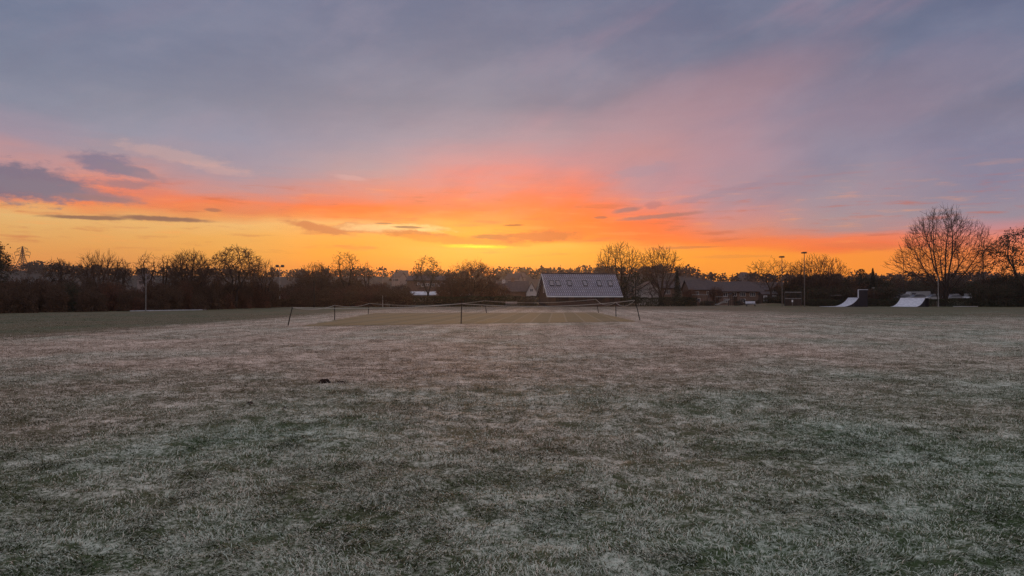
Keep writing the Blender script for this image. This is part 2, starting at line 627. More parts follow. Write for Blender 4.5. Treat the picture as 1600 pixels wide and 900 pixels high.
def gmat(name, blade):
    m = bpy.data.materials.new(name)
    m.use_nodes = True
    nt = m.node_tree
    gg = G(nt)
    b = nt.nodes['Principled BSDF']
    b.inputs['Roughness'].default_value = 0.75
    b.inputs['Specular IOR Level'].default_value = 0.25
    fr = gg.new('ShaderNodeAttribute', attribute_name='frost').outputs['Fac']
    st = gg.new('ShaderNodeAttribute', attribute_name='straw').outputs['Fac']
    if not blade:
        t = gg.new('ShaderNodeTexCoord').outputs['Object']
        na = gg.noise(t, 5.5, 6.0, 0.75)
        nb = gg.noise(t, 26.0, 4.0, 0.7)
        nc = gg.noise(t, 1.3, 6.0, 0.65)
        fr = gg.m('ADD', fr, gg.m('MULTIPLY', gg.m('SUBTRACT', na, 0.5), 1.5))
        fr = gg.m('ADD', fr, gg.m('MULTIPLY', gg.m('SUBTRACT', nc, 0.5), 1.0))
        nd = gg.noise(t, 0.33, 6.0, 0.7)
        fr = gg.m('ADD', fr, gg.m('MULTIPLY', gg.m('SUBTRACT', nd, 0.5), 0.6))
        fr = gg.m('ADD', fr, gg.m('MULTIPLY', gg.m('SUBTRACT', nb, 0.5), 1.5), clamp=True)
        st = gg.m('ADD', st, gg.m('MULTIPLY', gg.m('SUBTRACT', nb, 0.5), 0.8), clamp=True)
    c = gg.mix(st, (0.040, 0.066, 0.018), (0.135, 0.088, 0.045))
    white = gg.mix(st, (0.52, 0.57, 0.46), (0.72, 0.55, 0.43))
    c = gg.mix(gg.smooth(fr, 0.12, 0.80) if not blade else fr, c, white)
    gg.l.new(c, b.inputs['Base Color'])
    if not blade:
        bn = gg.new('ShaderNodeBump')
        bn.inputs['Strength'].default_value = 0.8
        bn.inputs['Distance'].default_value = 0.03
        gg.l.new(gg.m('ADD', na, gg.m('MULTIPLY', nb, 0.4)), bn.inputs['Height'])
        gg.l.new(bn.outputs[0], b.inputs['Normal'])
    return m


M = {}
M['hill'] = material('hillside', (0.040, 0.030, 0.024), 0.95, (0.028, 0.026, 0.018), 0.02)
M['turf'] = gmat('turf', False)
M['blade'] = gmat('grass_blade', True)
M['bark'] = material('bark', (0.060, 0.042, 0.032), 0.95, (0.030, 0.022, 0.018), 6.0, 0.5, stretch=(1, 1, 0.2))
M['twig'] = material('twig', (0.095, 0.055, 0.036), 0.95, (0.050, 0.030, 0.022), 2.0)
M['bud'] = material('bud', (0.085, 0.058, 0.030), 0.9, (0.045, 0.040, 0.018), 1.2)
M['leaf_dark'] = material('dark_leaf', (0.045, 0.050, 0.022), 0.8, (0.022, 0.026, 0.013), 1.0)
M['leaf_brown'] = material('brown_leaf', (0.115, 0.060, 0.034), 0.9, (0.060, 0.038, 0.022), 0.8)
M['leaf_red'] = material('russet_leaf', (0.16, 0.062, 0.036), 0.9, (0.085, 0.042, 0.026), 0.8)
M['needle'] = material('needle', (0.028, 0.036, 0.020), 0.85, (0.014, 0.020, 0.012), 1.5)
M['far_wood'] = material('far_wood', (0.050, 0.036, 0.030), 0.95, (0.03, 0.024, 0.018), 0.05)
M['steel'] = material('galvanised_steel', (0.30, 0.29, 0.28), 0.5, (0.20, 0.19, 0.18), 4.0, metal=0.6)
M['dark_steel'] = material('dark_steel', (0.06, 0.055, 0.05), 0.6, (0.035, 0.03, 0.03), 4.0, metal=0.2)
M['dull_steel'] = material('weathered_steel', (0.15, 0.125, 0.11), 0.8, (0.10, 0.085, 0.075), 4.0)
M['post'] = material('dark_post', (0.025, 0.02, 0.018), 0.8, (0.045, 0.036, 0.03), 20.0)
M['rope'] = material('pale_rope', (0.48, 0.45, 0.40), 0.9, (0.34, 0.31, 0.27), 25.0)
M['white'] = material('white_paint', (0.72, 0.72, 0.72), 0.5, (0.58, 0.58, 0.58), 2.0)
M['render_wall'] = material('pale_render', (0.52, 0.48, 0.46), 0.85, (0.40, 0.37, 0.35), 0.7)
M['frost_board'] = material('frosted_ramp_board', (0.66, 0.66, 0.71), 0.6, (0.44, 0.44, 0.50), 2.2, 0.1, stretch=(1, 1, 3))
M['hill_wall'] = material('dull_far_wall', (0.24, 0.20, 0.19), 0.9)
M['brick'] = material('brick', (0.17, 0.085, 0.055), 0.9, (0.10, 0.055, 0.04), 3.0)
M['brown_brick'] = material('brown_brick', (0.19, 0.115, 0.085), 0.9, (0.12, 0.075, 0.058), 3.0)
M['dark_brick'] = material('dark_brick', (0.085, 0.048, 0.036), 0.9, (0.055, 0.034, 0.027), 3.0)
M['dark_timber'] = material('dark_timber', (0.050, 0.032, 0.024), 0.85, (0.028, 0.019, 0.015), 4.0, 0.2, stretch=(1, 1, 0.15))
M['tile_dark'] = material('dark_roof_tile', (0.085, 0.062, 0.062), 0.85, (0.055, 0.042, 0.042), 2.2, 0.2)
M['tile_frost'] = material('frosted_roof_tile', (0.34, 0.31, 0.34), 0.8, (0.20, 0.18, 0.20), 1.4, 0.2)
M['frost_roof'] = material('white_frosted_roof', (0.66, 0.64, 0.66), 0.8, (0.40, 0.37, 0.37), 1.3)
M['frame_white'] = material('white_window_frame', (0.75, 0.73, 0.70), 0.5)
M['frame_dark'] = material('dark_window_frame', (0.048, 0.043, 0.046), 0.5)
M['soil'] = material('bare_soil', (0.040, 0.022, 0.016), 1.0, (0.022, 0.013, 0.010), 14.0, 0.6)
M['path'] = material('frosted_path', (0.50, 0.50, 0.52), 0.8, (0.36, 0.36, 0.37), 1.5)
M['kerb'] = material('concrete_kerb', (0.40, 0.39, 0.38), 0.85, (0.28, 0.27, 0.26), 1.5)
M['tarmac'] = material('tarmac', (0.05, 0.048, 0.05), 0.8)
M['rubber'] = material('tyre_rubber', (0.015, 0.015, 0.015), 0.8)
M['navy'] = material('navy_board', (0.016, 0.014, 0.020), 0.8, (0.010, 0.009, 0.013), 3.0)
M['bin'] = material('grey_bin', (0.30, 0.26, 0.23), 0.7)


def glass_mat(name, base):
    m = material(name, base, 0.08, tuple(v * 0.8 for v in base), 1.0, spec=0.6)
    return m


M['glass'] = glass_mat('window_glass', (0.05, 0.05, 0.06))
M['glass_pale'] = glass_mat('pale_window_glass', (0.20, 0.18, 0.20))


def car_paint(name, c):
    return material(name, c, 0.55, tuple(min(1, v * 0.8 + 0.05) for v in c), 3.0, spec=0.5)


# ------------------------------------------------------------------ ground: one sheet, denser near the camera


def polar_sheet():
    rr = [0.0]
    r = 1.2
    while r < 640:
        rr.append(r)
        r *= 1.0115 if r < 200 else 1.03
    rr = np.array(rr)
    a_in = np.linspace(-0.68, 0.68, 620)
    a_out = np.linspace(0.68, 2 * math.pi - 0.68, 90)[1:-1]
    aa = np.concatenate([a_in, a_out])
    n, k = len(rr), len(aa)
    R, A = np.meshgrid(rr, aa, indexing='ij')
    X, Y = R * np.sin(A), R * np.cos(A)
    Z = ground_h(X, Y)
    V = np.stack([X, Y, Z], axis=-1).reshape(-1, 3)
    i = np.arange(n - 1)[:, None]
    j = np.arange(k)[None, :]
    f = np.stack([i * k + j + 0 * i, i * k + (j + 1) % k, (i + 1) * k + (j + 1) % k, (i + 1) * k + j], axis=-1).reshape(-1, 4)
    f = f[:, ::-1]
    cy = V[f][:, :, 1].mean(axis=1)
    hill_f, f = f[cy > 250], f[cy <= 250]
    used = np.unique(hill_f)
    remap = np.zeros(len(V), dtype=np.int64)
    remap[used] = np.arange(len(used))
    tag(link('hills', np_mesh('hills', V[used], [remap[hill_f]], smooth=True), M['hill']), kind='structure')
    me = np_mesh('field', V, [f], smooth=True)
    at = me.attributes.new('frost', 'FLOAT', 'POINT')
    fr = frost_at(V[:, 0], V[:, 1]) * (0.62 + 0.25 * sstep(np.hypot(V[:, 0], V[:, 1]), 10, 60))
    at.data.foreach_set('value', fr.astype(np.float32))
    at = me.attributes.new('straw', 'FLOAT', 'POINT')
    at.data.foreach_set('value', straw_at(V[:, 0], V[:, 1]).astype(np.float32))
    return tag(link('field', me, M['turf']), kind='structure')


polar_sheet()

# the grass itself: frosted blades standing and lying in tufts
NB = 900000


def grass():
    rng = np.random.default_rng(4)
    n = NB
    D = np.exp(rng.uniform(math.log(3.3), math.log(75.0), n))
    px = rng.uniform(-150, 1750, n)
    x = (px - 800) / F * D
    y = D
    # gather into tufts
    keep = rng.uniform(0, 1, n) < 0.30 + 0.9 * sstep(fbm(x / 0.22, y / 0.22, 77, 2), 0.35, 0.62)
    keep &= ~((np.abs(x + 2.5) < 12.5) & (np.abs(y - 64) < 20))
    x, y, D = x[keep], y[keep], D[keep]
    n = len(x)
    z = ground_h(x, y) - 0.004
    fr = frost_at(x, y)
    st = straw_at(x, y)
    sc = 1.0 + D / 22.0
    tall = 0.55 + 0.9 * fbm(x / 0.8, y / 0.8, 91, 2)
    L = rng.uniform(0.020, 0.052, n) * tall * np.minimum(sc, 1.4)
    W = rng.uniform(0.0030, 0.0068, n) * sc
    comb = fbm(x / 1.1, y / 1.1, 55, 2) * 4 * math.pi
    ang = comb + rng.normal(0, 1.1, n)
    lean = np.clip(rng.normal(1.28, 0.26, n), 0.3, 1.55)
    dx, dy = np.cos(ang), np.sin(ang)
    sx, sy = -dy * W * 0.5, dx * W * 0.5
    # bend: first half steeper than the second
    h1, o1 = L * 0.5 * np.cos(lean * 0.7), L * 0.5 * np.sin(lean * 0.7)
    l2 = np.minimum(lean * 1.25, 1.75)
    h2, o2 = h1 + L * 0.5 * np.cos(l2), o1 + L * 0.5 * np.sin(l2)
    V = np.empty((n, 5, 3))
    V[:, 0] = np.stack([x - sx, y - sy, z], 1)
    V[:, 1] = np.stack([x + sx, y + sy, z], 1)
    V[:, 2] = np.stack([x + dx * o1 + sx * 0.8, y + dy * o1 + sy * 0.8, z + h1], 1)
    V[:, 3] = np.stack([x + dx * o1 - sx * 0.8, y + dy * o1 - sy * 0.8, z + h1], 1)
    V[:, 4] = np.stack([x + dx * o2, y + dy * o2, z + h2], 1)
    b = (np.arange(n) * 5)[:, None]
    q = b + np.array([[0, 1, 2, 3]])
    t = b + np.array([[3, 2, 4]])
    me = np_mesh('grass', V.reshape(-1, 3), [q, t])
    ff = sstep(fr + rng.normal(0, 0.40, n), 0.40, 0.80)
    FV = np.stack([ff * 0.25, ff * 0.25, ff * 0.95, ff * 0.95, np.clip(ff * 1.3 + 0.05, 0, 1)], 1)
    me.attributes.new('frost', 'FLOAT', 'POINT').data.foreach_set('value', FV.ravel().astype(np.float32))
    s5 = np.clip(st + rng.normal(0, 0.25, n), 0, 1)
    me.attributes.new('straw', 'FLOAT', 'POINT').data.foreach_set('value', np.repeat(s5, 5).astype(np.float32))
    return tag(link('grass', me, M['blade']), 'short matted frosted grass covering the playing field', 'grass', kind='stuff')


grass()


def sheet(name, pts, z, mat, kind='structure'):
    me = bpy.data.meshes.new(name)
    me.from_pydata([(x, y, z) for x, y in pts], [], [tuple(range(len(pts)))])
    me.update()
    return tag(link(name, me, mat), kind=kind)


# the mown cricket square, striped along its length
def square_mat():
    m = bpy.data.materials.new('mown_square')
    m.use_nodes = True
    nt = m.node_tree
    gg = G(nt)
    b = nt.nodes['Principled BSDF']
    b.inputs['Roughness'].default_value = 0.8
    b.inputs['Specular IOR Level'].default_value = 0.2
    t = gg.new('ShaderNodeTexCoord').outputs['Object']
    sp = gg.new('ShaderNodeSeparateXYZ')
    gg.l.new(t, sp.inputs[0])
    X, Y = sp.outputs[0], sp.outputs[1]
    Xr = gg.m('SUBTRACT', X, gg.m('MULTIPLY', Y, 0.062))
    wob = gg.m('MULTIPLY', gg.m('SUBTRACT', gg.noise(t, 0.9, 3.0), 0.5), 0.12)
    fracx = gg.m('FRACT', gg.m('DIVIDE', gg.m('ADD', Xr, wob), 1.22))
    line = gg.smooth(gg.m('ABSOLUTE', gg.m('SUBTRACT', fracx, 0.5)), 0.02, 0.08, 1.0, 0.0)
    stripe = gg.smooth(gg.m('PINGPONG', gg.m('DIVIDE', Xr, 2.44), 0.5), 0.22, 0.28)
    n = gg.noise(t, 30.0, 5.0, 0.7)
    n2 = gg.noise(t, 0.35, 4.0, 0.6)
    c = gg.mix(stripe, (0.235, 0.158, 0.060), (0.185, 0.132, 0.050))
    c = gg.mix(gg.smooth(n2, 0.4, 0.65, 0.0, 0.55), c, (0.21, 0.16, 0.095))
    c = gg.mix(gg.smooth(n, 0.40, 0.75, 0.0, 0.45), c, (0.25, 0.20, 0.14))
    c = gg.mix(gg.m('MULTIPLY', line, 0.28), c, (0.42, 0.33, 0.24))
    gg.l.new(c, b.inputs['Base Color'])
    bn = gg.new('ShaderNodeBump')
    bn.inputs['Strength'].default_value = 0.6
    bn.inputs['Distance'].default_value = 0.015
    gg.l.new(n, bn.inputs['Height'])
    gg.l.new(bn.outputs[0], b.inputs['Normal'])
    return m


M['square'] = square_mat()
def ragged(corners, step, amp, seed):
    rng = np.random.default_rng(seed)
    out = []
    for i in range(len(corners)):
        a, b = np.array(corners[i]), np.array(corners[(i + 1) % len(corners)])
        L = np.linalg.norm(b - a)
        n = max(2, int(L / step))
        nr = np.array([-(b - a)[1], (b - a)[0]]) / L
        for k in range(n):
            out.append(tuple(a + (b - a) * k / n + nr * (rng.normal(0, amp) + 0.12 * math.sin(k * 0.35 + i))))
    return out


sheet('mown_cricket_square', ragged([(gx(470, gD(509.5)), gD(509.5)), (gx(995, gD(502)), gD(502)), (gx(932, gD(488.0)), gD(488.0)), (gx(585, gD(489)), gD(489))], 0.16, 0.07, 3), -0.006, M['square'])

# ------------------------------------------------------------------ vegetation


STYLES = {
    #        crown base, widest at, first fork, reach of each fork, crookedness, twig length (m), lift of tips
    'dome': dict(zb=0.24, wide=0.52, fork=0.20, reach=(0.26, 0.48), wig=0.10, tw=0.55, lift=0.35),
    'fan': dict(zb=0.14, wide=0.50, fork=0.07, reach=(0.10, 0.30), wig=0.04, tw=1.0, lift=0.65),
    'vase': dict(zb=0.15, wide=0.30, fork=0.08, reach=(0.08, 0.24), wig=0.045, tw=1.2, lift=0.6, lump=1.7),
    'gnarl': dict(zb=0.30, wide=0.50, fork=0.28, reach=(0.28, 0.52), wig=0.22, tw=0.55, lift=0.25),
    'slim': dict(zb=0.22, wide=0.40, fork=0.22, reach=(0.12, 0.25), wig=0.06, tw=0.40, lift=0.6),
    'bush': dict(zb=0.03, wide=0.55, fork=0.02, reach=(0.14, 0.36), wig=0.12, tw=0.35, lift=0.5),
}


def crown_points(rng, P, H, W, n):
    """tips spread through a lumpy dome"""
    t = rng.uniform(0, 1, n * 8)
    w = P['wide']
    prof = np.where(t < w, (t / w) ** 0.62, np.sqrt(np.clip(1 - ((t - w) / (1 - w)) ** 2, 0, 1)))
    keep = rng.uniform(0, 1, len(t)) < prof ** 1.6 + 0.04
    t, prof = t[keep][:n], prof[keep][:n]
    a = rng.uniform(0, 2 * math.pi, len(t))
    k = rng.uniform(0, 6.28, 4)
    lump = 1 + P.get('lump', 1.0) * (0.10 * np.sin(2 * a + k[0] + 4 * t) + 0.09 * np.sin(3 * a + k[1] - 7 * t) + 0.07 * np.sin(5 * a + k[2] + 11 * t))
    r = W * 0.5 * prof * lump * rng.uniform(0.02, 1, len(t)) ** 0.42
    z = H * (P['zb'] + (1 - P['zb']) * t) * (1 + 0.035 * np.sin(3 * a + k[3]))
    return np.stack([r * np.cos(a), r * np.sin(a), z], 1)


def skeleton(seed, style, H, W, r, n_tips, rmin=0.012, twigs=3, stems=0):
    """limbs forking again and again towards the tips of the crown: rows p0 p1 r0 r1, and each row's tip count"""
    rng = np.random.default_rng(seed)
    P = STYLES[style]
    T = crown_points(rng, P, H - P['tw'] * 0.5, W - P['tw'] * 0.6, n_tips)
    N = len(T)
    pw = math.log(max(r / rmin, 1.5)) / math.log(N)
    out, cnt, ends = [], [], []

    def rad(n):
        return rmin * n ** pw

    def curve(a, da, b, r0, r1, n):
        L = np.linalg.norm(b - a)
        k = 3 if L > 0.08 * H or n == 1 else 2
        c = a + da * L * 0.45 + rng.normal(0, P['wig'] * L * 0.35, 3)
        p = a
        for i in range(1, k + 1):
            t = i / k
            q = a * (1 - t) ** 2 + c * 2 * t * (1 - t) + b * t * t
            out.append((*p, *q, r0 + (r1 - r0) * (i - 1) / k, r0 + (r1 - r0) * i / k))
            cnt.append(n)
            d = q - p
            p = q
        return d / max(np.linalg.norm(d), 1e-6)

    stack = []
    f0 = np.array([rng.normal(0, 0.01) * H, rng.normal(0, 0.01) * H, P['fork'] * H])
    d0 = curve(np.array([0, 0, -0.12]), np.array([0, 0, 1.0]), f0, r * 1.15, r, N)
    if stems:
        # several stems rise side by side from one stool, each serving its own wedge of the crown
        u = T - f0
        u = u / np.linalg.norm(u, axis=1, keepdims=True)
        cs = u[rng.choice(N, stems, replace=False)]
        for _ in range(8):
            own = np.argmax(u @ cs.T, axis=1)
            for k in range(stems):
                if (own == k).any():
                    cs[k] = u[own == k].mean(0)
                    cs[k] /= np.linalg.norm(cs[k])
        for k in range(stems):
            idx = np.where(own == k)[0]
            if len(idx) < 2:
                continue
            c = T[idx].mean(0)
            s0 = f0 + np.array([rng.normal(0, .02), rng.normal(0, .02), 0]) * H + np.array([cs[k][0], cs[k][1], 0]) * 0.03 * H
            r1 = rad(len(idx))
            j = s0 + (c - s0) * rng.uniform(.16, .30)
            j[2] += 0.03 * H
            j[:2] = s0[:2] + (j[:2] - s0[:2]) * 0.75
            d = curve(s0 - np.array([0, 0, P['fork'] * H * 0.6]), np.array([0, 0, 1.0]), j, r1 * 1.25, r1, len(idx))
            stack.append((j, d, idx, r1))
    else:
        stack.append((f0, d0, np.arange(N), r))
    while stack:
        s, d, idx, rp = stack.pop()
        pts = T[idx]
        n = len(idx)
        if n == 1:
            rr = min(rp, rad(1) * 1.6)
            d = curve(s, d, pts[0], rr, rmin, 1)
            ends.append((pts[0], d))
            continue
        # split the bundle in two by direction
        v = pts - s
        u = v / np.maximum(np.linalg.norm(v, axis=1, keepdims=True), 1e-6)
        i0 = rng.integers(0, n)
        c0 = u[i0]
        c1 = u[np.argmin(u @ c0)]
        for _ in range(4):
            m = (u @ c0) > (u @ c1)
            if m.all() or not m.any():
                break
            c0, c1 = u[m].mean(0), u[~m].mean(0)
        if m.all() or not m.any():
            m = np.arange(n) < n // 2
        for sub in (idx[m], idx[~m]):
            k = len(sub)
            if k == 1:
                stack.append((s, d, sub, rad(1) * 1.5))
                continue
            c = T[sub].mean(0)
            f = rng.uniform(*P['reach'])
            if k < 6:
                f = max(f, 0.45)
            j = s + (c - s) * f + rng.normal(0, P['wig'] * 0.12 * np.linalg.norm(c - s), 3)
            r1 = rad(k)
            d2 = curve(s, d, j, min(rp, r1 * 1.12), r1, k)
            stack.append((j, d2, sub, r1))
    for (p, d) in ends:
        for _ in range(twigs):
            e = d + rng.normal(0, 0.32, 3) + np.array([0, 0, P['lift'] * 0.7])
            e = e / np.linalg.norm(e) * P['tw'] * rng.uniform(0.4, 1.1)
            b = p - d * rng.uniform(0, 0.5) * P['tw']
            out.append((*b, *(b + e), rmin, rmin * 0.6))
            cnt.append(0)
    return np.array(out), np.array(cnt)


NPR = np.random.default_rng(11)


def tree(name, label, px, top, D, wpx, style='dome', seed=1, tips=600, buds=0, bud_size=0.12, bud_mat='bud', r=None, rmin=0.013, stems=0, twigs=3, group=None):
    x = gx(px, D)
    bz = float(ground_h(x, D))
    H = hz(top, D) - bz
    W = wpx / F * D
    S, ct = skeleton(seed, style, H, W, r or H * 0.020, tips, rmin, twigs, stems)
    root = empty(name, (x, D, bz), label, 'tree', group)
    lo = ct > max(12, tips // 40)
    link('trunk', segs_mesh('trunk', S[lo], 6), M['bark'], root)
    hi_ = S[~lo]
    Q = None
    if buds:
        q = S[ct <= 2][:, 3:6]
        C = q[NPR.integers(0, len(q), buds)] + NPR.normal(0, bud_size * 0.8, (buds, 3))
        Q = leaf_quads(C, bud_size, NPR, 0.6)
    cr = link('crown', segs_mesh('crown', hi_, 3, Q), M['twig'], root)
    if buds:
        me = cr.data
        me.materials.append(M[bud_mat])
        mi = np.zeros(len(me.polygons), dtype=np.int32)
        mi[len(hi_) * 3:] = 1
        me.polygons.foreach_set('material_index', mi)
    return root


# shrub prototypes: a bundle of stems inside a lumpy, twiggy mass of dry leaves
def shrub_meshes(seed, leaf, n=5200, size=0.15):
    """about 4 m wide and 3.5 m high"""
    rng = np.random.default_rng(seed)
    S, ct = skeleton(seed, 'bush', 3.5, 3.9, 0.07, 520, 0.011, 3)
    q = S[ct <= 1][:, 3:6]
    C = q[rng.integers(0, len(q), n)]
    # the mass thins out towards the tips of the upper shoots
    C = C[rng.uniform(0, 1, len(C)) > np.clip((C[:, 2] - 2.3) / 1.5, 0, 0.85)]
    C = C + rng.normal(0, 0.13, C.shape)
    C = C[C[:, 2] > 0.03]
    Q = leaf_quads(C, size, rng, 0.5)
    low = rng.uniform(0, 1, (1100, 3)) * np.array([3.4, 3.4, 1.1]) - np.array([1.7, 1.7, 0.0])
    Q = np.concatenate([Q, leaf_quads(low, size * 1.5, rng, 0.6)])
    return segs_mesh('stems', S, 3), segs_mesh('foliage', None, 3, Q)


SHRUB = {}
for key, lm, seeds in (('brown', 'leaf_brown', (101, 102, 103, 104)), ('dark', 'leaf_dark', (111, 112, 113)), ('red', 'leaf_red', (121, 122)), ):
    SHRUB[key] = []
    for s in seeds:
        st_, fo_ = shrub_meshes(s, lm)
        st_.materials.append(M['twig'])
        fo_.materials.append(M[lm])
        SHRUB[key].append((st_, fo_))
SRNG = random.Random(77)


def shrub(label, px, top, D, wpx, kind='brown', group=None, name='bush', base_z=None):
    x = gx(px, D)
    bz = float(ground_h(x, D)) if base_z is None else base_z
    H = hz(top, D) - bz
    W = wpx / F * D
    root = empty(name, (x, D, bz - 0.03), label, 'bush', group, SRNG.uniform(0, 6.28))
    st_, fo_ = SRNG.choice(SHRUB[kind])
    root.scale = (W / 3.9, W / 3.9 * SRNG.uniform(0.8, 1.1), H / 3.5)
    link('stems', st_, None, root)
    link('foliage', fo_, None, root)
    return root


def conifer(name, label, px, top, D, wpx, seed, base_z=None, round_top=False):
    rng = np.random.default_rng(seed)
    x = gx(px, D)
    bz = float(ground_h(x, D)) if base_z is None else base_z
    H = hz(top, D) - bz
    W = wpx / F * D
    root = empty(name, (x, D, bz), label, 'tree')
    t = MB().tube([(0, 0, -0.1), (0.02, 0, H * 0.5), (0, 0.02, H * 0.97)], [H * 0.025, H * 0.014, 0.015], 7)
    t.build('trunk', M['bark'], root)
    n = 4200
    u = rng.uniform(0, 1, n) ** 1.25
    z = H * (0.10 + 0.90 * u)
    if round_top:
        prof = np.sqrt(np.clip(1 - ((u - 0.5) / 0.52) ** 2, 0.02, 1))
    else:
        prof = (1 - u) ** 0.85 + 0.03
    a = rng.uniform(0, 6.283, n)
    whorl = 0.72 + 0.28 * np.sin(u * 46 + a * 3)
    lob = 0.8 + 0.35 * np.sin(a * 5 + u * 9) * rng.uniform(0.4, 1, n)
    rad = W * 0.5 * prof * whorl * lob * rng.uniform(0.15, 1.0, n) ** 0.45
    C = np.stack([np.cos(a) * rad, np.sin(a) * rad, z - rad * 0.18], 1)
    Q = leaf_quads(C, max(0.16, H * 0.028), rng, 0.45, droop=0.5)
    link('crown', segs_mesh('crown', None, 3, Q), M['needle'], root)
    return root


# --- left thicket: base line runs from near left to farther right
def left_D(px):
    return float(np.interp(px, [-60, 0, 200, 310, 400, 460], [74, 79, 92, 100, 120, 134]))


rl = random.Random(5)
LG = 'bushes of the thicket along the left edge'
for row, (dd, lo_, step) in enumerate(((0.0, 452, 21), (2.8, 441, 20), (6.0, 436, 24))):
    p = -30 + row * 9
    while p < 428:
        D = left_D(p) + dd + rl.uniform(-0.6, 0.6)
        gap = 200 < p < 232
        top_ = lo_ + rl.uniform(-6, 6) + (14 if gap else 0) - (3 if p < 90 else 0)
        if row == 0 and rl.random() < 0.35:
            p += step * 0.5
            continue
        kind = 'brown' if rl.random() < 0.7 else ('dark' if p < 150 else 'red')
        shrub('dark leafless bush in the dense thicket along the left field edge', p, top_, D, 27 * 92 / D * rl.uniform(1.0, 1.3), kind, LG)
        p += step * 92 / D * rl.uniform(0.75, 1.15)

LT = [  # name, label, px, top row, depth, width px, style, seed, tips, buds, bud size, bud material
    ('willow_tree', 'drooping leafy tree cut off by the left picture edge', -14, 374, 84, 56, 'dome', 21, 500, 3000, .20, 'leaf_dark'),
    ('bare_tree', 'low ragged twiggy tree right of the distant pylon', 92, 403, 96, 54, 'gnarl', 22, 520, 1400, .10, 'bud'),
    ('bare_tree', 'wide fan-shaped bare tree with long upright rods near the pylon', 157, 389, 100, 82, 'fan', 23, 420, 200, .08, 'bud', None, .014, 8, 4),
    ('bare_tree', 'small round bare tree beside the wide fan-shaped tree', 193, 400, 104, 34, 'dome', 24, 240, 200, .08, 'bud'),
    ('bare_tree', 'thin forked bare tree behind the pale metal pole', 230, 393, 103, 44, 'gnarl', 25, 260, 150, .08, 'bud'),
    ('bare_tree', 'small narrow bare tree between the forked tree and the budding tree', 257, 396, 106, 26, 'dome', 26, 200, 150, .08, 'bud'),
    ('budding_tree', 'wide budding tree with many upright shoots left of the tallest thicket tree', 298, 389, 104, 80, 'fan', 27, 800, 2600, .11, 'leaf_brown', None, .014, 8, 4),
    ('budding_tree', 'tallest round budding tree of the left thicket', 369, 384, 114, 94, 'dome', 28, 1100, 5200, .13, 'leaf_brown'),
    ('bare_tree', 'spindly bare tree at the right end of the left thicket', 413, 402, 122, 46, 'fan', 29, 300, 250, .08, 'bud'),
]
for t in LT:
    tree(*t)

# --- centre left, between the two groups of floodlights
CG = 'bushes of the thicket between the floodlights'
rc = random.Random(9)
for row, (dd, lo_) in enumerate(((138, 455), (144, 443), (152, 434))):
    p = 440 + row * 7
    while p < 632:
        top_ = lo_ + rc.uniform(-5, 5) + (10 if p > 575 and row > 0 else 0) + (10 if p < 462 and row > 0 else 0)
        shrub('brown leafless bush in the thicket between the floodlights', p, top_, dd + rc.uniform(-1, 1), 34 * rc.uniform(0.9, 1.25), 'brown' if rc.random() < .6 else 'red', CG)
        p += 24 * rc.uniform(0.7, 1.15)
CT = [
    ('budding_tree', 'bushy rounded budding tree behind the brown wooden pole', 493, 409, 143, 70, 'fan', 31, 700, 2800, .14, 'leaf_brown'),
    ('bare_tree', 'bare dome-shaped tree left of the paired floodlights', 540, 391, 150, 56, 'dome', 32, 520, 300, .12, 'bud'),
    ('bare_tree', 'small ragged bare tree touching the dome-shaped tree', 573, 409, 153, 26, 'dome', 33, 220, 200, .12, 'bud'),
    ('leafing_tree', 'round leafing tree with dark clumped leaves before the white roofed building', 667, 399, 146, 56, 'dome', 34, 420, 700, .26, 'leaf_dark'),
    ('budding_tree', 'broad reddish bushy tree between the leafing tree and the gabled house', 738, 406, 150, 92, 'fan', 35, 900, 4600, .15, 'leaf_red'),
    ('bare_tree', 'slender reddish shoots of a tree left of the broad reddish tree', 706, 420, 152, 42, 'fan', 36, 300, 600, .14, 'leaf_red'),
]
for t in CT:
    tree(*t)
SG = 'russet shrubs beneath the broad reddish tree'
for (px, tp, D, w, k) in ((620, 456, 142, 34, 'dark'), (700, 437, 156, 44, 'red'), (728, 430, 154, 46, 'red'), (757, 432, 154, 46, 'red'), (780, 441, 157, 36, 'red'), (640, 452, 170, 40, 'red')):
    if k == 'dark':
        shrub('low dark rounded bush beside the grey bin', px, tp, D, w, k)
    elif px == 640:
        shrub('russet bush at the left end of the white roofed building', px, tp, D, w, k)
    else:
        shrub('russet shrub beneath the broad reddish tree', px, tp, D, w, k, SG)
shrub('dark rounded bush in front of the small gabled house', 793, 459, 146, 34, 'dark')
shrub('dark low bush at the left corner of the big tiled building', 826, 463, 140, 28, 'dark')


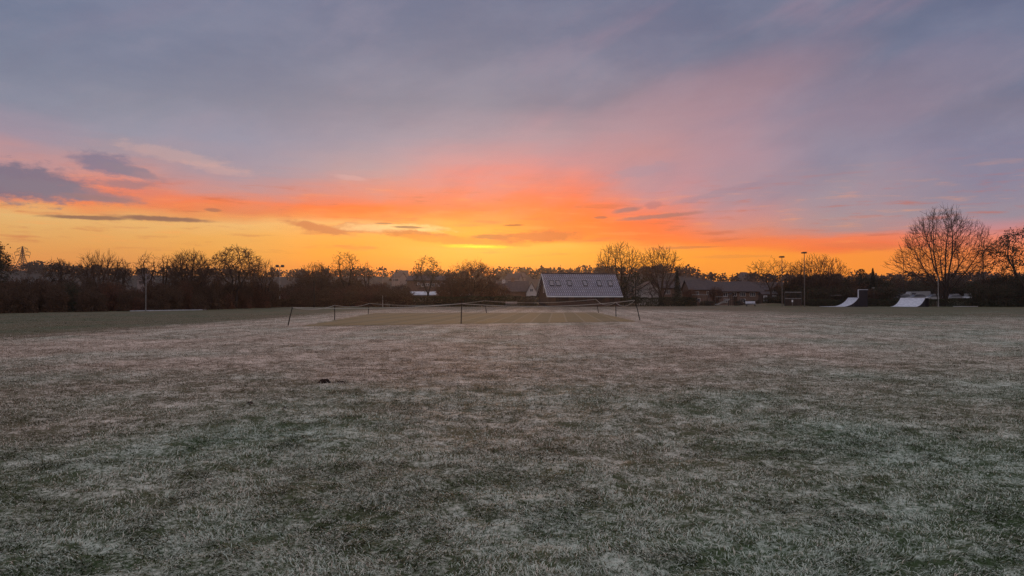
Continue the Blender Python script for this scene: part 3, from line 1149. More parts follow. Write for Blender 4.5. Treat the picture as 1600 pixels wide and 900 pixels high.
# --- clipped hedges
def hedge(label, pts, thick, hgt, n, seed, mat='leaf_dark', size=0.16):
    rng = np.random.default_rng(seed)
    P = np.array(pts, dtype=float)
    seg = np.linalg.norm(np.diff(P, axis=0), axis=1)
    cum = np.concatenate([[0], np.cumsum(seg)])
    t = rng.uniform(0, cum[-1], n)
    X = np.interp(t, cum, P[:, 0])
    Y = np.interp(t, cum, P[:, 1])
    bump = 0.86 + 0.28 * fbm(t / 1.7, t * 0, seed, 3)
    u = rng.uniform(0, 1, n)
    face = rng.uniform(0, 1, n)
    zz = np.where(face < 0.4, hgt * bump - np.abs(rng.normal(0, 0.10, n)), u * hgt * bump)
    off = np.where(face < 0.4, rng.uniform(-0.5, 0.5, n), np.where(rng.uniform(0, 1, n) < .8, -0.5, 0.5) + rng.normal(0, 0.08, n)) * thick
    x0, y0 = float(P[0, 0]), float(P[0, 1])
    gz = ground_h(X, Y)
    C = np.stack([X - x0, Y + off - y0, zz + gz], 1)
    Q = leaf_quads(C, size, rng, 0.6)
    root = empty('hedge', (x0, y0, 0), label, 'hedge')
    link('foliage', segs_mesh('foliage', None, 3, Q), M[mat], root)
    k = max(6, int(cum[-1] / 0.5))
    tt = np.linspace(0, cum[-1], k)
    sx, sy = np.interp(tt, cum, P[:, 0]) - x0, np.interp(tt, cum, P[:, 1]) - y0
    g0 = ground_h(sx + x0, sy + y0)
    S = np.stack([sx, sy, g0 - 0.1, sx + rng.normal(0, .1, k), sy + rng.normal(0, .1, k), g0 + hgt * 0.85, np.full(k, .05), np.full(k, .02)], 1)
    link('stems', segs_mesh('stems', S, 4), M['bark'], root)
    return root


hedge('long low clipped dark hedge in front of the white roofed building', [(gx(612, 141), 141), (gx(842, 143), 143)], 1.3, 1.95, 30000, 3, 'leaf_dark', 0.17)
hedge('low dark hedge running behind the two left poles', [(gx(418, 133), 133), (gx(600, 139), 139)], 1.2, 1.5, 20000, 4, 'leaf_brown', 0.17)
hedge('low black hedge between the tiled building and the playground', [(gx(965, 146), 146), (gx(1088, 148), 148)], 1.3, 1.7, 15000, 5, 'leaf_dark', 0.17)
hedge('long black hedge behind the two skate ramps', [(gx(1262, 144), 144), (gx(1460, 144.8), 144.8)], 1.2, 1.35, 20000, 6, 'leaf_dark', 0.17)
hedge('low black hedge at the foot of the right thicket', [(gx(1462, 144), 144), (gx(1640, 141), 141)], 1.4, 1.5, 20000, 7, 'leaf_dark', 0.17)

# --- right of the tiled building
RT = [
    ('bare_tree', 'tall bare dome-shaped tree at the right end of the tiled roof', 968, 375, 158, 80, 'fan', 41, 850, 60, .09, 'bud', .30, .017, 6, 3),
    ('bare_tree', 'bare rounded tree of fine upright twigs before the white gabled house', 1031, 382, 162, 74, 'fan', 42, 850, 60, .09, 'bud', .26, .017, 9, 3),
    ('bare_tree', 'dark many-armed bare shrub tree against the white house wall', 1019, 445, 150, 36, 'gnarl', 43, 120, 0, .1, 'bud'),
    ('bare_tree', 'crooked wide bare tree beside the right floodlights', 1204, 402, 150, 92, 'gnarl', 44, 520, 300, .12, 'bud'),
    ('budding_tree', 'budding shrubby tree behind the tallest floodlight', 1282, 397, 152, 90, 'fan', 45, 700, 2200, .14, 'leaf_brown', None, .016, 8, 4),
    ('budding_tree', 'small budding tree between the two tall floodlights', 1244, 407, 153, 40, 'fan', 46, 300, 700, .13, 'leaf_brown'),
    ('bare_tree', 'russet twiggy tree between the two brick houses', 1118, 446, 160, 28, 'fan', 47, 300, 1300, .15, 'leaf_red'),
    ('bare_tree', 'huge bare multi-stemmed tree standing over the thicket at the right', 1473, 321, 146, 132, 'vase', 48, 2100, 0, .1, 'bud', 0.34, 0.016, 12, 3),
    ('bare_tree', 'thin bare sapling between the huge bare tree and the leafy tree', 1536, 347, 142, 34, 'slim', 49, 240, 100, .08, 'bud', 0.10),
    ('leafy_tree', 'dense leafy tree cut off by the right picture edge', 1600, 354, 138, 118, 'dome', 50, 700, 5200, .30, 'leaf_dark'),
    ('bare_tree', 'low twiggy tree left of the huge bare tree', 1392, 429, 172, 66, 'fan', 51, 420, 900, .15, 'leaf_brown'),
]
for t in RT:
    tree(*t)

conifer('conifer', 'dark narrow conifer right of the bare tree by the white house', 1058, 421, 152, 26, 61)
conifer('conifer', 'small pointed conifer behind the skate ramps', 1364, 419, 152, 26, 62)
conifer('evergreen_tree', 'round-topped evergreen beside the pointed conifer', 1346, 420, 154, 34, 63, round_top=True)
conifer('evergreen_tree', 'broad black evergreen at the foot of the two bare trees', 993, 424, 151, 44, 64, round_top=True)
conifer('evergreen_tree', 'dark rounded evergreen between the tiled roof and white house', 976, 432, 149, 26, 65, round_top=True)

for (px, tp, D, w, k, lb) in (
        (1012, 428, 182, 44, 'dark', 'dark spreading bush above the white house roof'),
        (1044, 437, 181, 34, 'dark', 'dark bush behind the house with one lit-looking window'),
        (1078, 450, 155, 26, 'red', 'russet bush at the left corner of the first brick house'),
        (1068, 462, 150, 26, 'dark', 'low dark bush under the narrow conifer'),
        (1222, 440, 160, 46, 'red', 'russet bush at the base of the crooked tree')):
    shrub(lb, px, tp, D, w, k)
RG = 'bushes of the thicket behind the skate ramps'
rr_ = random.Random(19)
for row, (dd, lo_) in enumerate(((149, 446), (155, 436), (162, 433))):
    p = 1212 + row * 8
    while p < 1470:
        top_ = lo_ + rr_.uniform(-5, 5) + (14 if p < 1240 else 0) - (8 if 1250 < p < 1300 and row else 0)
        shrub('dark bush in the deep thicket behind the skate ramps', p, top_, dd + rr_.uniform(-1, 1) + (20 if p > 1392 else 0), 40 * rr_.uniform(0.9, 1.3), 'dark' if rr_.random() < .55 else 'brown', RG)
        p += 27 * rr_.uniform(0.75, 1.2)
RG2 = 'bushes of the black thicket at the far right'
for row, (dd, lo_) in enumerate(((139.5, 441), (146, 432), (153, 428))):
    p = (1535 if row == 0 else 1468) + row * 8
    while p < 1660:
        top_ = lo_ + rr_.uniform(-4, 4) + (9 if p < 1530 else 0)
        shrub('black leafy bush in the tall thicket at the far right', p, top_, dd + rr_.uniform(-1, 1) + (22 if p < 1530 else 0), 40 * rr_.uniform(0.95, 1.35), 'dark', RG2)
        p += 26 * rr_.uniform(0.7, 1.1)


# --- far woodland on the hills and behind the town: one mass nobody could count
def woodland():
    rng = np.random.default_rng(8)
    Qs = []
    for (n, d0, d1, hgt) in ((760, 430, 575, 5.6), (420, 280, 430, 5.5)):
        for i in range(n):
            px = rng.uniform(-150, 1750)
            D = rng.uniform(d0, d1)
            x = gx(px, D)
            z = float(ground_h(x, D))
            h = hgt * rng.uniform(0.6, 1.25)
            if d0 < 300 and hz(444, D) < z + h:
                continue
            m = 46
            v = rng.normal(size=(m, 3))
            v /= np.linalg.norm(v, axis=1, keepdims=True)
            v *= rng.uniform(0.4, 1.1, (m, 1))
            C = v * np.array([h * 0.55, h * 0.55, h * 0.5]) + np.array([x, D, z + h * 0.5])
            Qs.append(leaf_quads(C, h * 0.26, rng, 0.7))
    me = segs_mesh('woodland', None, 3, np.concatenate(Qs))
    return tag(link('woodland', me, M['far_wood']), 'far bare woodland covering the hills on the horizon', 'woodland', kind='stuff')


woodland()

# ------------------------------------------------------------------ buildings


def window(parent, x0, x1, z0, z1, y, frame, pane, bars=1, t=0.06, face=-1):
    """a framed window lying in the plane y (facing -y) of the parent"""
    m = MB()
    y0, y1 = (y - 0.05, y + 0.03) if face < 0 else (y - 0.03, y + 0.05)
    m.box(x0, x0 + t, y0, y1, z0, z1).box(x1 - t, x1, y0, y1, z0, z1)
    m.box(x0 + t, x1 - t, y0, y1, z0, z0 + t).box(x0 + t, x1 - t, y0, y1, z1 - t, z1)
    for k in range(bars):
        c = x0 + (x1 - x0) * (k + 1) / (bars + 1)
        m.box(c - t * .45, c + t * .45, y0 + .004, y1 - .004, z0 + t, z1 - t)
    w = m.build('window', frame, parent)
    MB().box(x0 + t, x1 - t, y - 0.015, y + 0.012, z0 + t, z1 - t).build('pane', pane, w)
    return w


def gable_shell(L, Dp, eave, ridge, over=0.35, thick=0.16):
    """front/back slopes with ridge along x"""
    m = MB()
    half = Dp / 2
    sl = (ridge - eave) / half
    ye = -over
    ze = eave - over * sl
    prof = [(0, ye, ze), (0, half, ridge), (0, Dp + over, ze), (0, Dp + over, ze + thick), (0, half, ridge + thick * 1.3), (0, ye, ze + thick)]
    m.prism([(-over, p[1], p[2]) for p in prof], (L + 2 * over, 0, 0))
    return m


def walls(L, Dp, eave, ridge):
    half = Dp / 2
    m = MB()
    m.prism([(0, 0, 0), (0, Dp, 0), (0, Dp, eave), (0, half, ridge - 0.02), (0, 0, eave)], (L, 0, 0))
    return m


def house(name, label, px0, px1, D, eave_y, ridge_y, depth, wall_m, roof_m, wins=(), rz=0.0, chimney=None, door=None, group=None, frame='frame_white', pane='glass'):
    x0 = gx(px0, D)
    L = gx(px1, D) - x0
    bz = float(ground_h(x0 + L / 2, D))
    e = hz(eave_y, D) - bz
    rg = hz(ridge_y, D + depth / 2) - bz
    o = empty(name, (x0, D, bz), label, 'house', group, rz)
    walls(L, depth, e, rg).build('wall', M[wall_m], o)
    r = gable_shell(L, depth, e, rg).build('roof', M[roof_m], o)
    MB().box(-.3, L + .3, -.47, -.36, e - .35 * (rg - e) / (depth / 2) - .02, e - .35 * (rg - e) / (depth / 2) + .12).build('gutter', M['dark_timber'], o)
    if chimney is not None:
        c = L * chimney
        m = MB().box(c - .45, c + .45, depth / 2 - .35, depth / 2 + .35, rg - .5, rg + 0.9)
        m.tube([(c - .2, depth / 2, rg + .9), (c - .2, depth / 2, rg + 1.2)], .11, 8).tube([(c + .2, depth / 2, rg + .9), (c + .2, depth / 2, rg + 1.2)], .11, 8)
        m.build('chimney', M[wall_m], r)
    for (a, b, y0, y1, bars) in wins:
        wx0, wx1 = gx(a, D) - x0, gx(b, D) - x0
        window(o, wx0, wx1, hz(y1, D) - bz, hz(y0, D) - bz, -0.001, M[frame], M[pane], bars)
    if door is not None:
        dx = gx(door, D) - x0
        MB().box(dx - .45, dx + .45, -.06, .02, 0.05, 2.05).build('door', M['dark_timber'], o)
    return o


# ---- the big tiled building
def tiled_roof_mat():
    m = bpy.data.materials.new('frosted_pantiles')
    m.use_nodes = True
    nt = m.node_tree
    gg = G(nt)
    b = nt.nodes['Principled BSDF']
    b.inputs['Roughness'].default_value = 0.65
    t = gg.new('ShaderNodeTexCoord').outputs['Object']
    sp = gg.new('ShaderNodeSeparateXYZ')
    gg.l.new(t, sp.inputs[0])
    X, Z = sp.outputs[0], sp.outputs[2]
    v = gg.m('DIVIDE', Z, 0.30)
    rowi = gg.m('FLOOR', v)
    fv = gg.m('FRACT', v)
    u = gg.m('ADD', gg.m('DIVIDE', X, 0.40), gg.m('MULTIPLY', rowi, 0.5))
    fu = gg.m('FRACT', u)
    # frost lies on the crown of each tile, the lower lip and the side channel stay dark
    crown = gg.m('SINE', gg.m('MULTIPLY', fu, math.pi))
    lip = gg.smooth(fv, 0.02, 0.34)
    n = gg.noise(t, 1.1, 5.0, 0.6)
    fr = gg.m('MULTIPLY', gg.smooth(crown, 0.30, 0.85), lip)
    fr = gg.m('MULTIPLY', fr, gg.smooth(n, 0.25, 0.7, 0.55, 1.0))
    c = gg.mix(fr, (0.045, 0.038, 0.046), (0.34, 0.315, 0.375))
    gg.l.new(c, b.inputs['Base Color'])
    bn = gg.new('ShaderNodeBump')
    bn.inputs['Strength'].default_value = 0.8
    bn.inputs['Distance'].default_value = 0.05
    gg.l.new(gg.m('ADD', gg.m('MULTIPLY', crown, 0.6), gg.m('MULTIPLY', fv, -0.5)), bn.inputs['Height'])
    gg.l.new(bn.outputs[0], b.inputs['Normal'])
    return m


M['pantile'] = tiled_roof_mat()


def tiled_building():
    D, phi = 140.0, math.radians(13)
    L, dep, over = 14.3, 7.2, 0.45
    x0 = gx(857.5, D)
    o = empty('tiled_building', (x0, D, -0.02), 'long low brick building with a steep frosted tiled roof and skylights', 'building', None, phi)
    e, rg = 2.35, 6.25
    half = dep / 2
    sl = (rg - e) / half
    walls(L, dep, e, rg).build('wall', M['dark_brick'], o)
    roof = gable_shell(L, dep, e, rg, over, 0.14).build('roof', M['pantile'], o)
    ye, ze = -over, e - over * sl
    # ridge cap, gutter board, barge boards
    MB().tube([(-over, half, rg + .22), (L + over, half, rg + .22)], .14, 8).build('ridge_cap', M['tile_dark'], roof)
    MB().box(-over, L + over, ye - .10, ye - .01, ze - .04, ze + .17).build('fascia', M['white'], roof)
    for xs in (-over - .07, L + over + .005):
        m = MB()
        m.prism([(xs, ye, ze - .05), (xs, half, rg - .05), (xs, dep + over, ze - .05), (xs, dep + over, ze + .20), (xs, half, rg + .22), (xs, ye, ze + .20)], (.065, 0, 0))
        m.build('barge_board', M['frame_white'] if xs < 0 else M['dark_timber'], roof)
    # skylights lying on the front slope
    n = Vector((0, -sl, 1)).normalized()
    up = Vector((0, 1, sl)).normalized()
    for fr in (.100, .185, .335, .545, .735, .885):
        c = Vector((fr * (L + 2 * over) - over, half * .53, e + half * .53 * sl)) + n * 0.16

        def quadbox(mb, u0, u1, v0, v1, h0, h1):
            vs = []
            for h in (h0, h1):
                for (a, b2) in ((u0, v0), (u1, v0), (u1, v1), (u0, v1)):
                    p = c + Vector((a, 0, 0)) + up * b2 + n * h
                    vs.append(p)
            mb.add(vs, [(0, 3, 2, 1), (4, 5, 6, 7), (0, 1, 5, 4), (1, 2, 6, 5), (2, 3, 7, 6), (3, 0, 4, 7)])
        w, h, t = .44, .74, .07
        fm = MB()
        quadbox(fm, -w, -w + t, -h, h, -.12, .09)
        quadbox(fm, w - t, w, -h, h, -.12, .09)
        quadbox(fm, -w + t, w - t, -h, -h + t * 1.4, -.12, .088)
        quadbox(fm, -w + t, w - t, h - t, h, -.12, .092)
        sk = fm.build('skylight', M['frame_dark'], o)
        pm = MB()
        quadbox(pm, -w + t, w - t, -h + t * 1.4, h - t, -.05, .03)
        pm.build('pane', M['glass_pale'], sk)
    # gable strip window, door and shutters under the eaves
    gm = MB().box(-.05, .03, half - .28, half + .28, 2.7, 4.5)
    gw = gm.build('window', M['frame_white'], o)
    MB().box(-.062, -.045, half - .20, half + .20, 2.78, 4.42).build('pane', M['glass_pale'], gw)
    for (a, b2) in ((1.4, 3.9), (5.0, 7.6), (9.0, 11.2)):
        MB().box(a, b2, -.06, .02, .9, 1.9).build('shutter', M['dark_timber'], o)
    MB().box(12.2, 13.2, -.06, .02, .05, 2.0).build('door', M['dark_timber'], o)
    lm = MB().box(8.35, 8.6, -.14, .0, 1.75, 1.95)
    lm.build('wall_lamp', M['steel'], o)
    return o


tiled_building()

house('small_house', 'small house with a pale gable end left of the big tiled building', 795, 825, 188, 455, 440, 7, 'brown_brick', 'tile_dark', chimney=.2)


def gable_front(name, label, px0, px1, D, eave_y, ridge_y, depth, wall_m, roof_m, wins=(), base=0.0):
    """house whose gable end faces the field"""
    x0 = gx(px0, D)
    L = gx(px1, D) - x0
    e, rg = hz(eave_y, D), hz(ridge_y, D)
    o = empty(name, (x0, D, base), label, 'house')
    m = MB().prism([(0, 0, 0), (L, 0, 0), (L, 0, e), (L / 2, 0, rg - .02), (0, 0, e)], (0, depth, 0))
    m.build('wall', M[wall_m], o)
    ov, th = .3, .16
    sl = (rg - e) / (L / 2)
    r = MB().prism([(-ov, -.25, e - ov * sl), (L / 2, -.25, rg), (L + ov, -.25, e - ov * sl), (L + ov, -.25, e - ov * sl + th), (L / 2, -.25, rg + th * 1.5), (-ov, -.25, e - ov * sl + th)], (0, depth + .5, 0))
    r.build('roof', M[roof_m], o)
    for (a, b, y0, y1, bars) in wins:
        window(o, gx(a, D) - x0, gx(b, D) - x0, hz(y1, D), hz(y0, D), -0.001, M['frame_white'], M['glass'], bars)
    return o


gable_front('gabled_house', 'pale gabled house front beside the big tiled building', 822.5, 838.5, 184, 457.5, 442, 7, 'render_wall', 'tile_dark', [(828, 833, 451, 456, 1)])
gable_front('white_house', 'white rendered house end behind the many-armed bare shrub', 1000, 1033, 168, 452, 441, 8, 'render_wall', 'tile_dark')
house('dark_house', 'dark brick house with one paired window left of the conifer', 1030, 1060, 172, 450, 441, 7, 'brown_brick', 'tile_dark', [(1038, 1047, 453, 459.5, 2)])
house('brick_house', 'short brick house with two windows behind the playground frames', 1078, 1117, 172, 452.5, 438, 8, 'brown_brick', 'tile_dark', [(1083, 1092, 455, 460.5, 2), (1104, 1112, 455, 460.5, 2), (1084, 1094, 466, 472, 1)], chimney=.7)
house('brick_house', 'long brick house with four white windows behind the playground', 1123, 1192, 174, 455, 441, 8, 'brown_brick', 'tile_dark',
      [(1130, 1137, 457, 463, 1), (1144.5, 1151, 457, 463, 1), (1156, 1165, 457, 463, 2), (1171.5, 1180, 457, 463, 2), (1131, 1137, 467, 473, 1), (1157, 1165, 467, 473, 1)], chimney=.9, door=1149)
house('brick_house', 'tall brick house with a row of bright windows behind the leafing tree', 636, 702, 190, 438.5, 432, 8, 'brown_brick', 'tile_dark',
      [(652, 656.5, 441, 445.5, 0), (658, 663, 443, 448, 0), (665, 671, 442.5, 447, 1), (674, 680, 443, 447.5, 1), (682, 688, 443, 447.5, 1), (689.5, 694, 441, 445.5, 0)], pane='glass_pale')


house('small_house', 'pale walled house behind the right end of the broad reddish tree', 770, 791, 205, 451.5, 443, 7, 'render_wall', 'tile_dark', [(774, 778, 454, 459, 1), (783, 787, 454, 459, 1)], chimney=.8)
house('brick_house', 'low brick house between the crooked bare tree and the dark hut', 1196, 1226, 186, 453, 442.5, 8, 'brown_brick', 'tile_dark', [(1200, 1206, 455.5, 461, 1), (1214, 1220, 455.5, 461, 1)], chimney=.15)


# low white-roofed building behind the hedge
def pavilion_low():
    D = 158.0
    x0, x1 = gx(633, D), gx(747, D)
    L = x1 - x0
    o = empty('flat_roofed_building', (x0, D, 0), 'long low building with white frosted roof behind the clipped hedge', 'building')
    e = hz(461.5, D)
    MB().box(0, L, 0, 5, 0, e).build('wall', M['brown_brick'], o)
    MB().prism([(-.4, -.5, e + .005), (L * .52, -.5, e + .005), (L * .52, 5.4, e + .75), (-.4, 5.4, e + .75)], (0, 0, .14)).build('roof', M['frost_roof'], o)
    r2 = MB().prism([(L * .70, -.5, e - .1), (L + .4, -.5, e - .1), (L + .4, 5.4, e + .3), (L * .70, 5.4, e + .3)], (0, 0, .14)).build('roof', M['frost_roof'], o)
    for k in range(6):
        a = .8 + k * (L - 1.6) / 6
        window(o, a, a + 1.3, 1.0, e - .35, -.001, M['frame_white'], M['glass'], 1)
    MB().box(L * .6 - .15, L * .6 + .15, .8, 1.1, e, e + 1.2).build('flue', M['steel'], o)
    return o


pavilion_low()

# houses far up the hillside
HG = 'pale houses far on the hillside'
for i, (px, D, yb, w) in enumerate(((612, 400, 449, 5), (624, 430, 447, 5), (790, 330, 451, 6), (806, 380, 446, 5), (214, 350, 450, 5), (1163, 460, 443, 4))):
    x = gx(px, D)
    z = max(float(ground_h(x, D)), hz(yb, D) - 0.5)
    o = empty('hillside_house', (x, D, float(ground_h(x, D)) - 0.3), 'tiny pale house far off on the wooded hillside', 'house', HG, rl.uniform(-.4, .4))
    b = z - float(ground_h(x, D)) + 0.3
    MB().prism([(0, 0, 0), (0, 7, 0), (0, 7, b + 4.6), (0, 3.5, b + 7.0), (0, 0, b + 4.6)], (w, 0, 0)).build('wall', M['hill_wall'], o)
    gable_shell(w, 7, b + 4.62, b + 7.05, .3, .2).build('roof', M['tile_dark'], o)
    for k in range(2):
        a = 1.0 + k * (w - 3.4)
        MB().box(a, a + 1.4, -.06, .02, b + 2.6, b + 3.8).build('window', M['glass'], o)


# ------------------------------------------------------------------ lights, poles, pylon


def tube_obj(name, pts, r, mat, parent, n=8):
    return MB().tube(pts, r, n).build(name, mat, parent, smooth=False)


def floodlight(label, px, top, base, D, heads=2, wpx=9, group=None, mat='steel'):
    x = gx(px, D)
    z0 = float(ground_h(x, D))
    H = hz(top, D) - z0
    o = empty('floodlight', (x, D, z0), label, 'floodlight', group)
    tube_obj('pole', [(0, 0, -.1), (0, 0, H * .5), (0, 0, H)], [.095, .08, .06], M[mat], o)
    w = wpx / F * D
    if heads == 2:
        tube_obj('crossarm', [(-w / 2, 0, H), (w / 2, 0, H)], .05, M['dark_steel'], o)
        for s in (-1, 1):
            m = MB()
            c = s * w * .38
            m.add([(c - .24, -.22, H + .02), (c + .24, -.22, H + .02), (c + .27, .20, H - .06), (c - .27, .20, H - .06),
                   (c - .24, -.16, H + .36), (c + .24, -.16, H + .36), (c + .27, .24, H + .30), (c - .27, .24, H + .30)],
                  [(0, 3, 2, 1), (4, 5, 6, 7), (0, 1, 5, 4), (1, 2, 6, 5), (2, 3, 7, 6), (3, 0, 4, 7)])
            hd = m.build('lamp_head', M['dark_steel'], o)
            MB().box(c - .20, c + .20, -.235, -.20, H + .06, H + .30).build('lens', M['glass'], hd)
    else:
        m = MB()
        m.add([(-w / 2, -.35, H), (w / 2, -.35, H), (w / 2 + .05, .35, H - .05), (-w / 2 - .05, .35, H - .05),
               (-w / 2 + .08, -.3, H + .22), (w / 2 - .1, -.3, H + .22), (w / 2 - .05, .35, H + .17), (-w / 2, .35, H + .17)],
              [(0, 3, 2, 1), (4, 5, 6, 7), (0, 1, 5, 4), (1, 2, 6, 5), (2, 3, 7, 6), (3, 0, 4, 7)])
        hd = m.build('lamp_head', M['dark_steel'], o)
        MB().box(-w / 2 + .1, w / 2 - .1, -.3, .3, H - .065, H - .048).build('lens', M['glass'], hd)
    return o


FG = 'sports floodlights'
floodlight('twin-headed floodlight beyond the left end of the rope fence', 437, 417, 479, 134, 2, 11, FG)
floodlight('taller twin-headed floodlight of the pair left of the leafing tree', 598, 421.5, 476, 160, 2, 10, FG)
floodlight('farther lower twin-headed floodlight of the pair left of the leafing tree', 616, 425.5, 474, 186, 2, 9, FG)
floodlight('tall single-headed floodlight between the crooked tree and tallest floodlight', 1222, 402, 475, 140, 1, 7, FG, 'dull_steel')
floodlight('tallest single-headed floodlight at the right of the ball court', 1257, 395.5, 478, 137, 1, 7, FG, 'dull_steel')


def street_lamp():
    D = 165.0
    x = gx(1412, D)
    z0 = float(ground_h(x, D))
    H = hz(402, D) - z0
    o = empty('street_lamp', (x, D, z0), 'slim street lamp with two short arms beside the huge bare tree', 'street lamp')
    tube_obj('pole', [(0, 0, -.1), (0, 0, H)], [.09, .05], M['dark_steel'], o)
    for s in (-1, 1):
        a = tube_obj('arm', [(0, 0, H - .1), (s * .35, 0, H), (s * .75, 0, H)], .035, M['dark_steel'], o, 6)
        MB().box(min(s * .62, s * 1.05), max(s * .62, s * 1.05), -.12, .12, H - .06, H + .06).build('lamp_head', M['dark_steel'], a)


street_lamp()


def pole(label, px, top, D, r, mat, cap=True):
    x = gx(px, D)
    z0 = float(ground_h(x, D))
    H = hz(top, D) - z0
    o = empty('pole', (x, D, z0), label, 'pole')
    tube_obj('shaft', [(0, 0, -.1), (0, 0, H * .5), (0, 0, H)], [r, r * .9, r * .75], M[mat], o)
    MB().tube([(0, 0, H), (0, 0, H + .06)], [r * 1.1, r * .6], 8).build('cap', M[mat], o)
    MB().tube([(0, 0, -.02), (0, 0, .25)], [r * 1.5, r * 1.3], 8).build('collar', M[mat], o)
    return o


pole('tall pale metal pole in front of the left thicket', 228, 433, 90, .055, 'steel')
pole('brown wooden pole in front of the thicket left of the rope corner', 491, 433, 130, .10, 'bark')
pole('tall grey pole to the right of the right skate ramp', 1466, 432, 137, .09, 'steel')
pole('short pale post left of the grey bin', 598, 462, 137, .08, 'render_wall')
pole('shorter white post beside the grey bin', 603, 461, 139, .09, 'white')


def litter_bin():
    D = 137.5
    x = gx(605.5, D)
    o = empty('litter_bin', (x, D, 0), 'square grey litter bin at the end of the clipped hedge', 'bin')
    MB().prism([(-.38, -.32, .04), (.38, -.32, .04), (.38, .32, .04), (-.38, .32, .04)], (0, 0, .82)).build('body', M['bin'], o)
    MB().prism([(-.42, -.36, .862), (.42, -.36, .862), (.36, .0, 1.02), (-.36, .0, 1.02)], (0, .36, 0)).build('lid', M['bin'], o)


litter_bin()


def pylon():
    D = 470.0
    x = gx(34.5, D)
    z0 = float(ground_h(x, D))
    H = hz(385, D) - z0
    o = empty('electricity_pylon', (x, D, z0), 'distant steel lattice electricity pylon behind the left thicket', 'pylon')

    def half(z):
        t = z / H
        return (2.9 * (1 - t / .62) + 0.75) if t < .62 else 0.75 * (1 - (t - .62) / .38) + .10
    m = MB()
    zs = [H * k for k in (0, .14, .27, .38, .47, .55, .62, .69, .76, .83, .90, .96, 1.0)]
    for i in range(len(zs) - 1):
        a, b = half(zs[i]), half(zs[i + 1])
        for (sx, sy) in ((1, 1), (1, -1), (-1, -1), (-1, 1)):
            m.tube([(sx * a, sy * a, zs[i]), (sx * b, sy * b, zs[i + 1])], .17, 4)
        for (p, q) in (((1, 1), (1, -1)), ((1, -1), (-1, -1)), ((-1, -1), (-1, 1)), ((-1, 1), (1, 1))):
            m.tube([(p[0] * a, p[1] * a, zs[i]), (q[0] * b, q[1] * b, zs[i + 1])], .10, 4)
            m.tube([(q[0] * a, q[1] * a, zs[i]), (p[0] * b, p[1] * b, zs[i + 1])], .10, 4)
    m.build('tower', M['dark_steel'], o)
    for (f, w) in ((.645, 4.5), (.775, 5.0), (.905, 3.4)):
        c = MB()
        z = H * f
        for s in (-1, 1):
            c.tube([(0, 0, z + 1.6), (s * w, 0, z)], .13, 4).tube([(0, 0, z), (s * w, 0, z)], .13, 4)
            c.tube([(s * w * .5, 0, z), (s * w * .5, 0, z + .8)], .09, 4)
            c.tube([(s * w, 0, z), (s * w, 0, z - 1.7)], .11, 4)
        c.build('crossarm', M['dark_steel'], o)


pylon()

# ------------------------------------------------------------------ rope fence round the square
POSTS = [  # px base, y base, px top, y top, label
    (449.5, 508, 457, 480.5, 'leaning dark rope post at the near left corner of the square'),
    (720.5, 505.5, 721.5, 474.5, 'dark rope post in the middle of the near side of the square'),
    (1000.5, 500, 992, 469, 'tall leaning dark rope post at the near right corner of the square'),
    (523, 499.5, 523, 477, 'upright dark rope post halfway along the left side of the square'),
    (575, 490.5, 577, 474, 'dark rope post at the far left corner of the square'),
    (760.5, 489, 757, 470, 'thin dark rope post in the middle of the far side of the square'),
    (935.5, 488.5, 931, 467.5, 'dark rope post at the far right corner of the square'),
    (962.5, 494, 962, 472.5, 'upright dark rope post halfway along the right side of the square'),
]
TOPS = {}
for i, (bx, by, tx, ty, lb) in enumerate(POSTS):
    D = gD(by)
    x = gx(bx, D)
    z0 = float(ground_h(x, D))
    tz = hz(ty, D)
    t = Vector((gx(tx, D) - x, 0, tz - z0))
    o = empty('rope_post', (x, D, z0), lb, 'post', 'rope posts around the cricket square')
    r = .034 if i < 3 else .038
    MB().tube([(0, 0, -.15), t * .5 + Vector((.0, 0, 0)), t], [r * 1.1, r, r * .9], 8).build('stake', M['post'], o)
    e = MB()
    u = t.normalized()
    ring = [t + u * .02 + Vector((0, math.cos(a) * .05, math.sin(a) * .05)) for a in np.linspace(0, 6.283, 11)]
    e.tube(ring, .010, 5, cap=False)
    e.build('eyelet', M['dark_steel'], o)
    TOPS[i] = Vector((x, D, z0)) + t + u * .0


def rope(label, chain, sags):
    pts = []
    for k in range(len(chain) - 1):
        a, b = TOPS[chain[k]], TOPS[chain[k + 1]]
        n = 22
        for j in range(n + (1 if k == len(chain) - 2 else 0)):
            t = j / n
            p = a.lerp(b, t)
            p.z -= sags[k] * 4 * t * (1 - t)
            pts.append(p)
    base = pts[0].copy()
    base.z = 0
    o = MB().tube([p - base for p in pts], .018, 6).build('rope', M['rope'], None, base)
    return tag(o, label, 'rope', 'ropes strung between the posts')


rope('pale sagging rope along the left side of the square', (0, 3, 4), (.20, .22))
rope('thin pale rope along the far side of the square', (4, 5, 6), (.36, .30))
rope('pale deeply sagging rope along the right side of the square', (6, 7, 2), (.42, .38))
rope('long pale rope along the near side of the square', (0, 1, 2), (.16, .30))


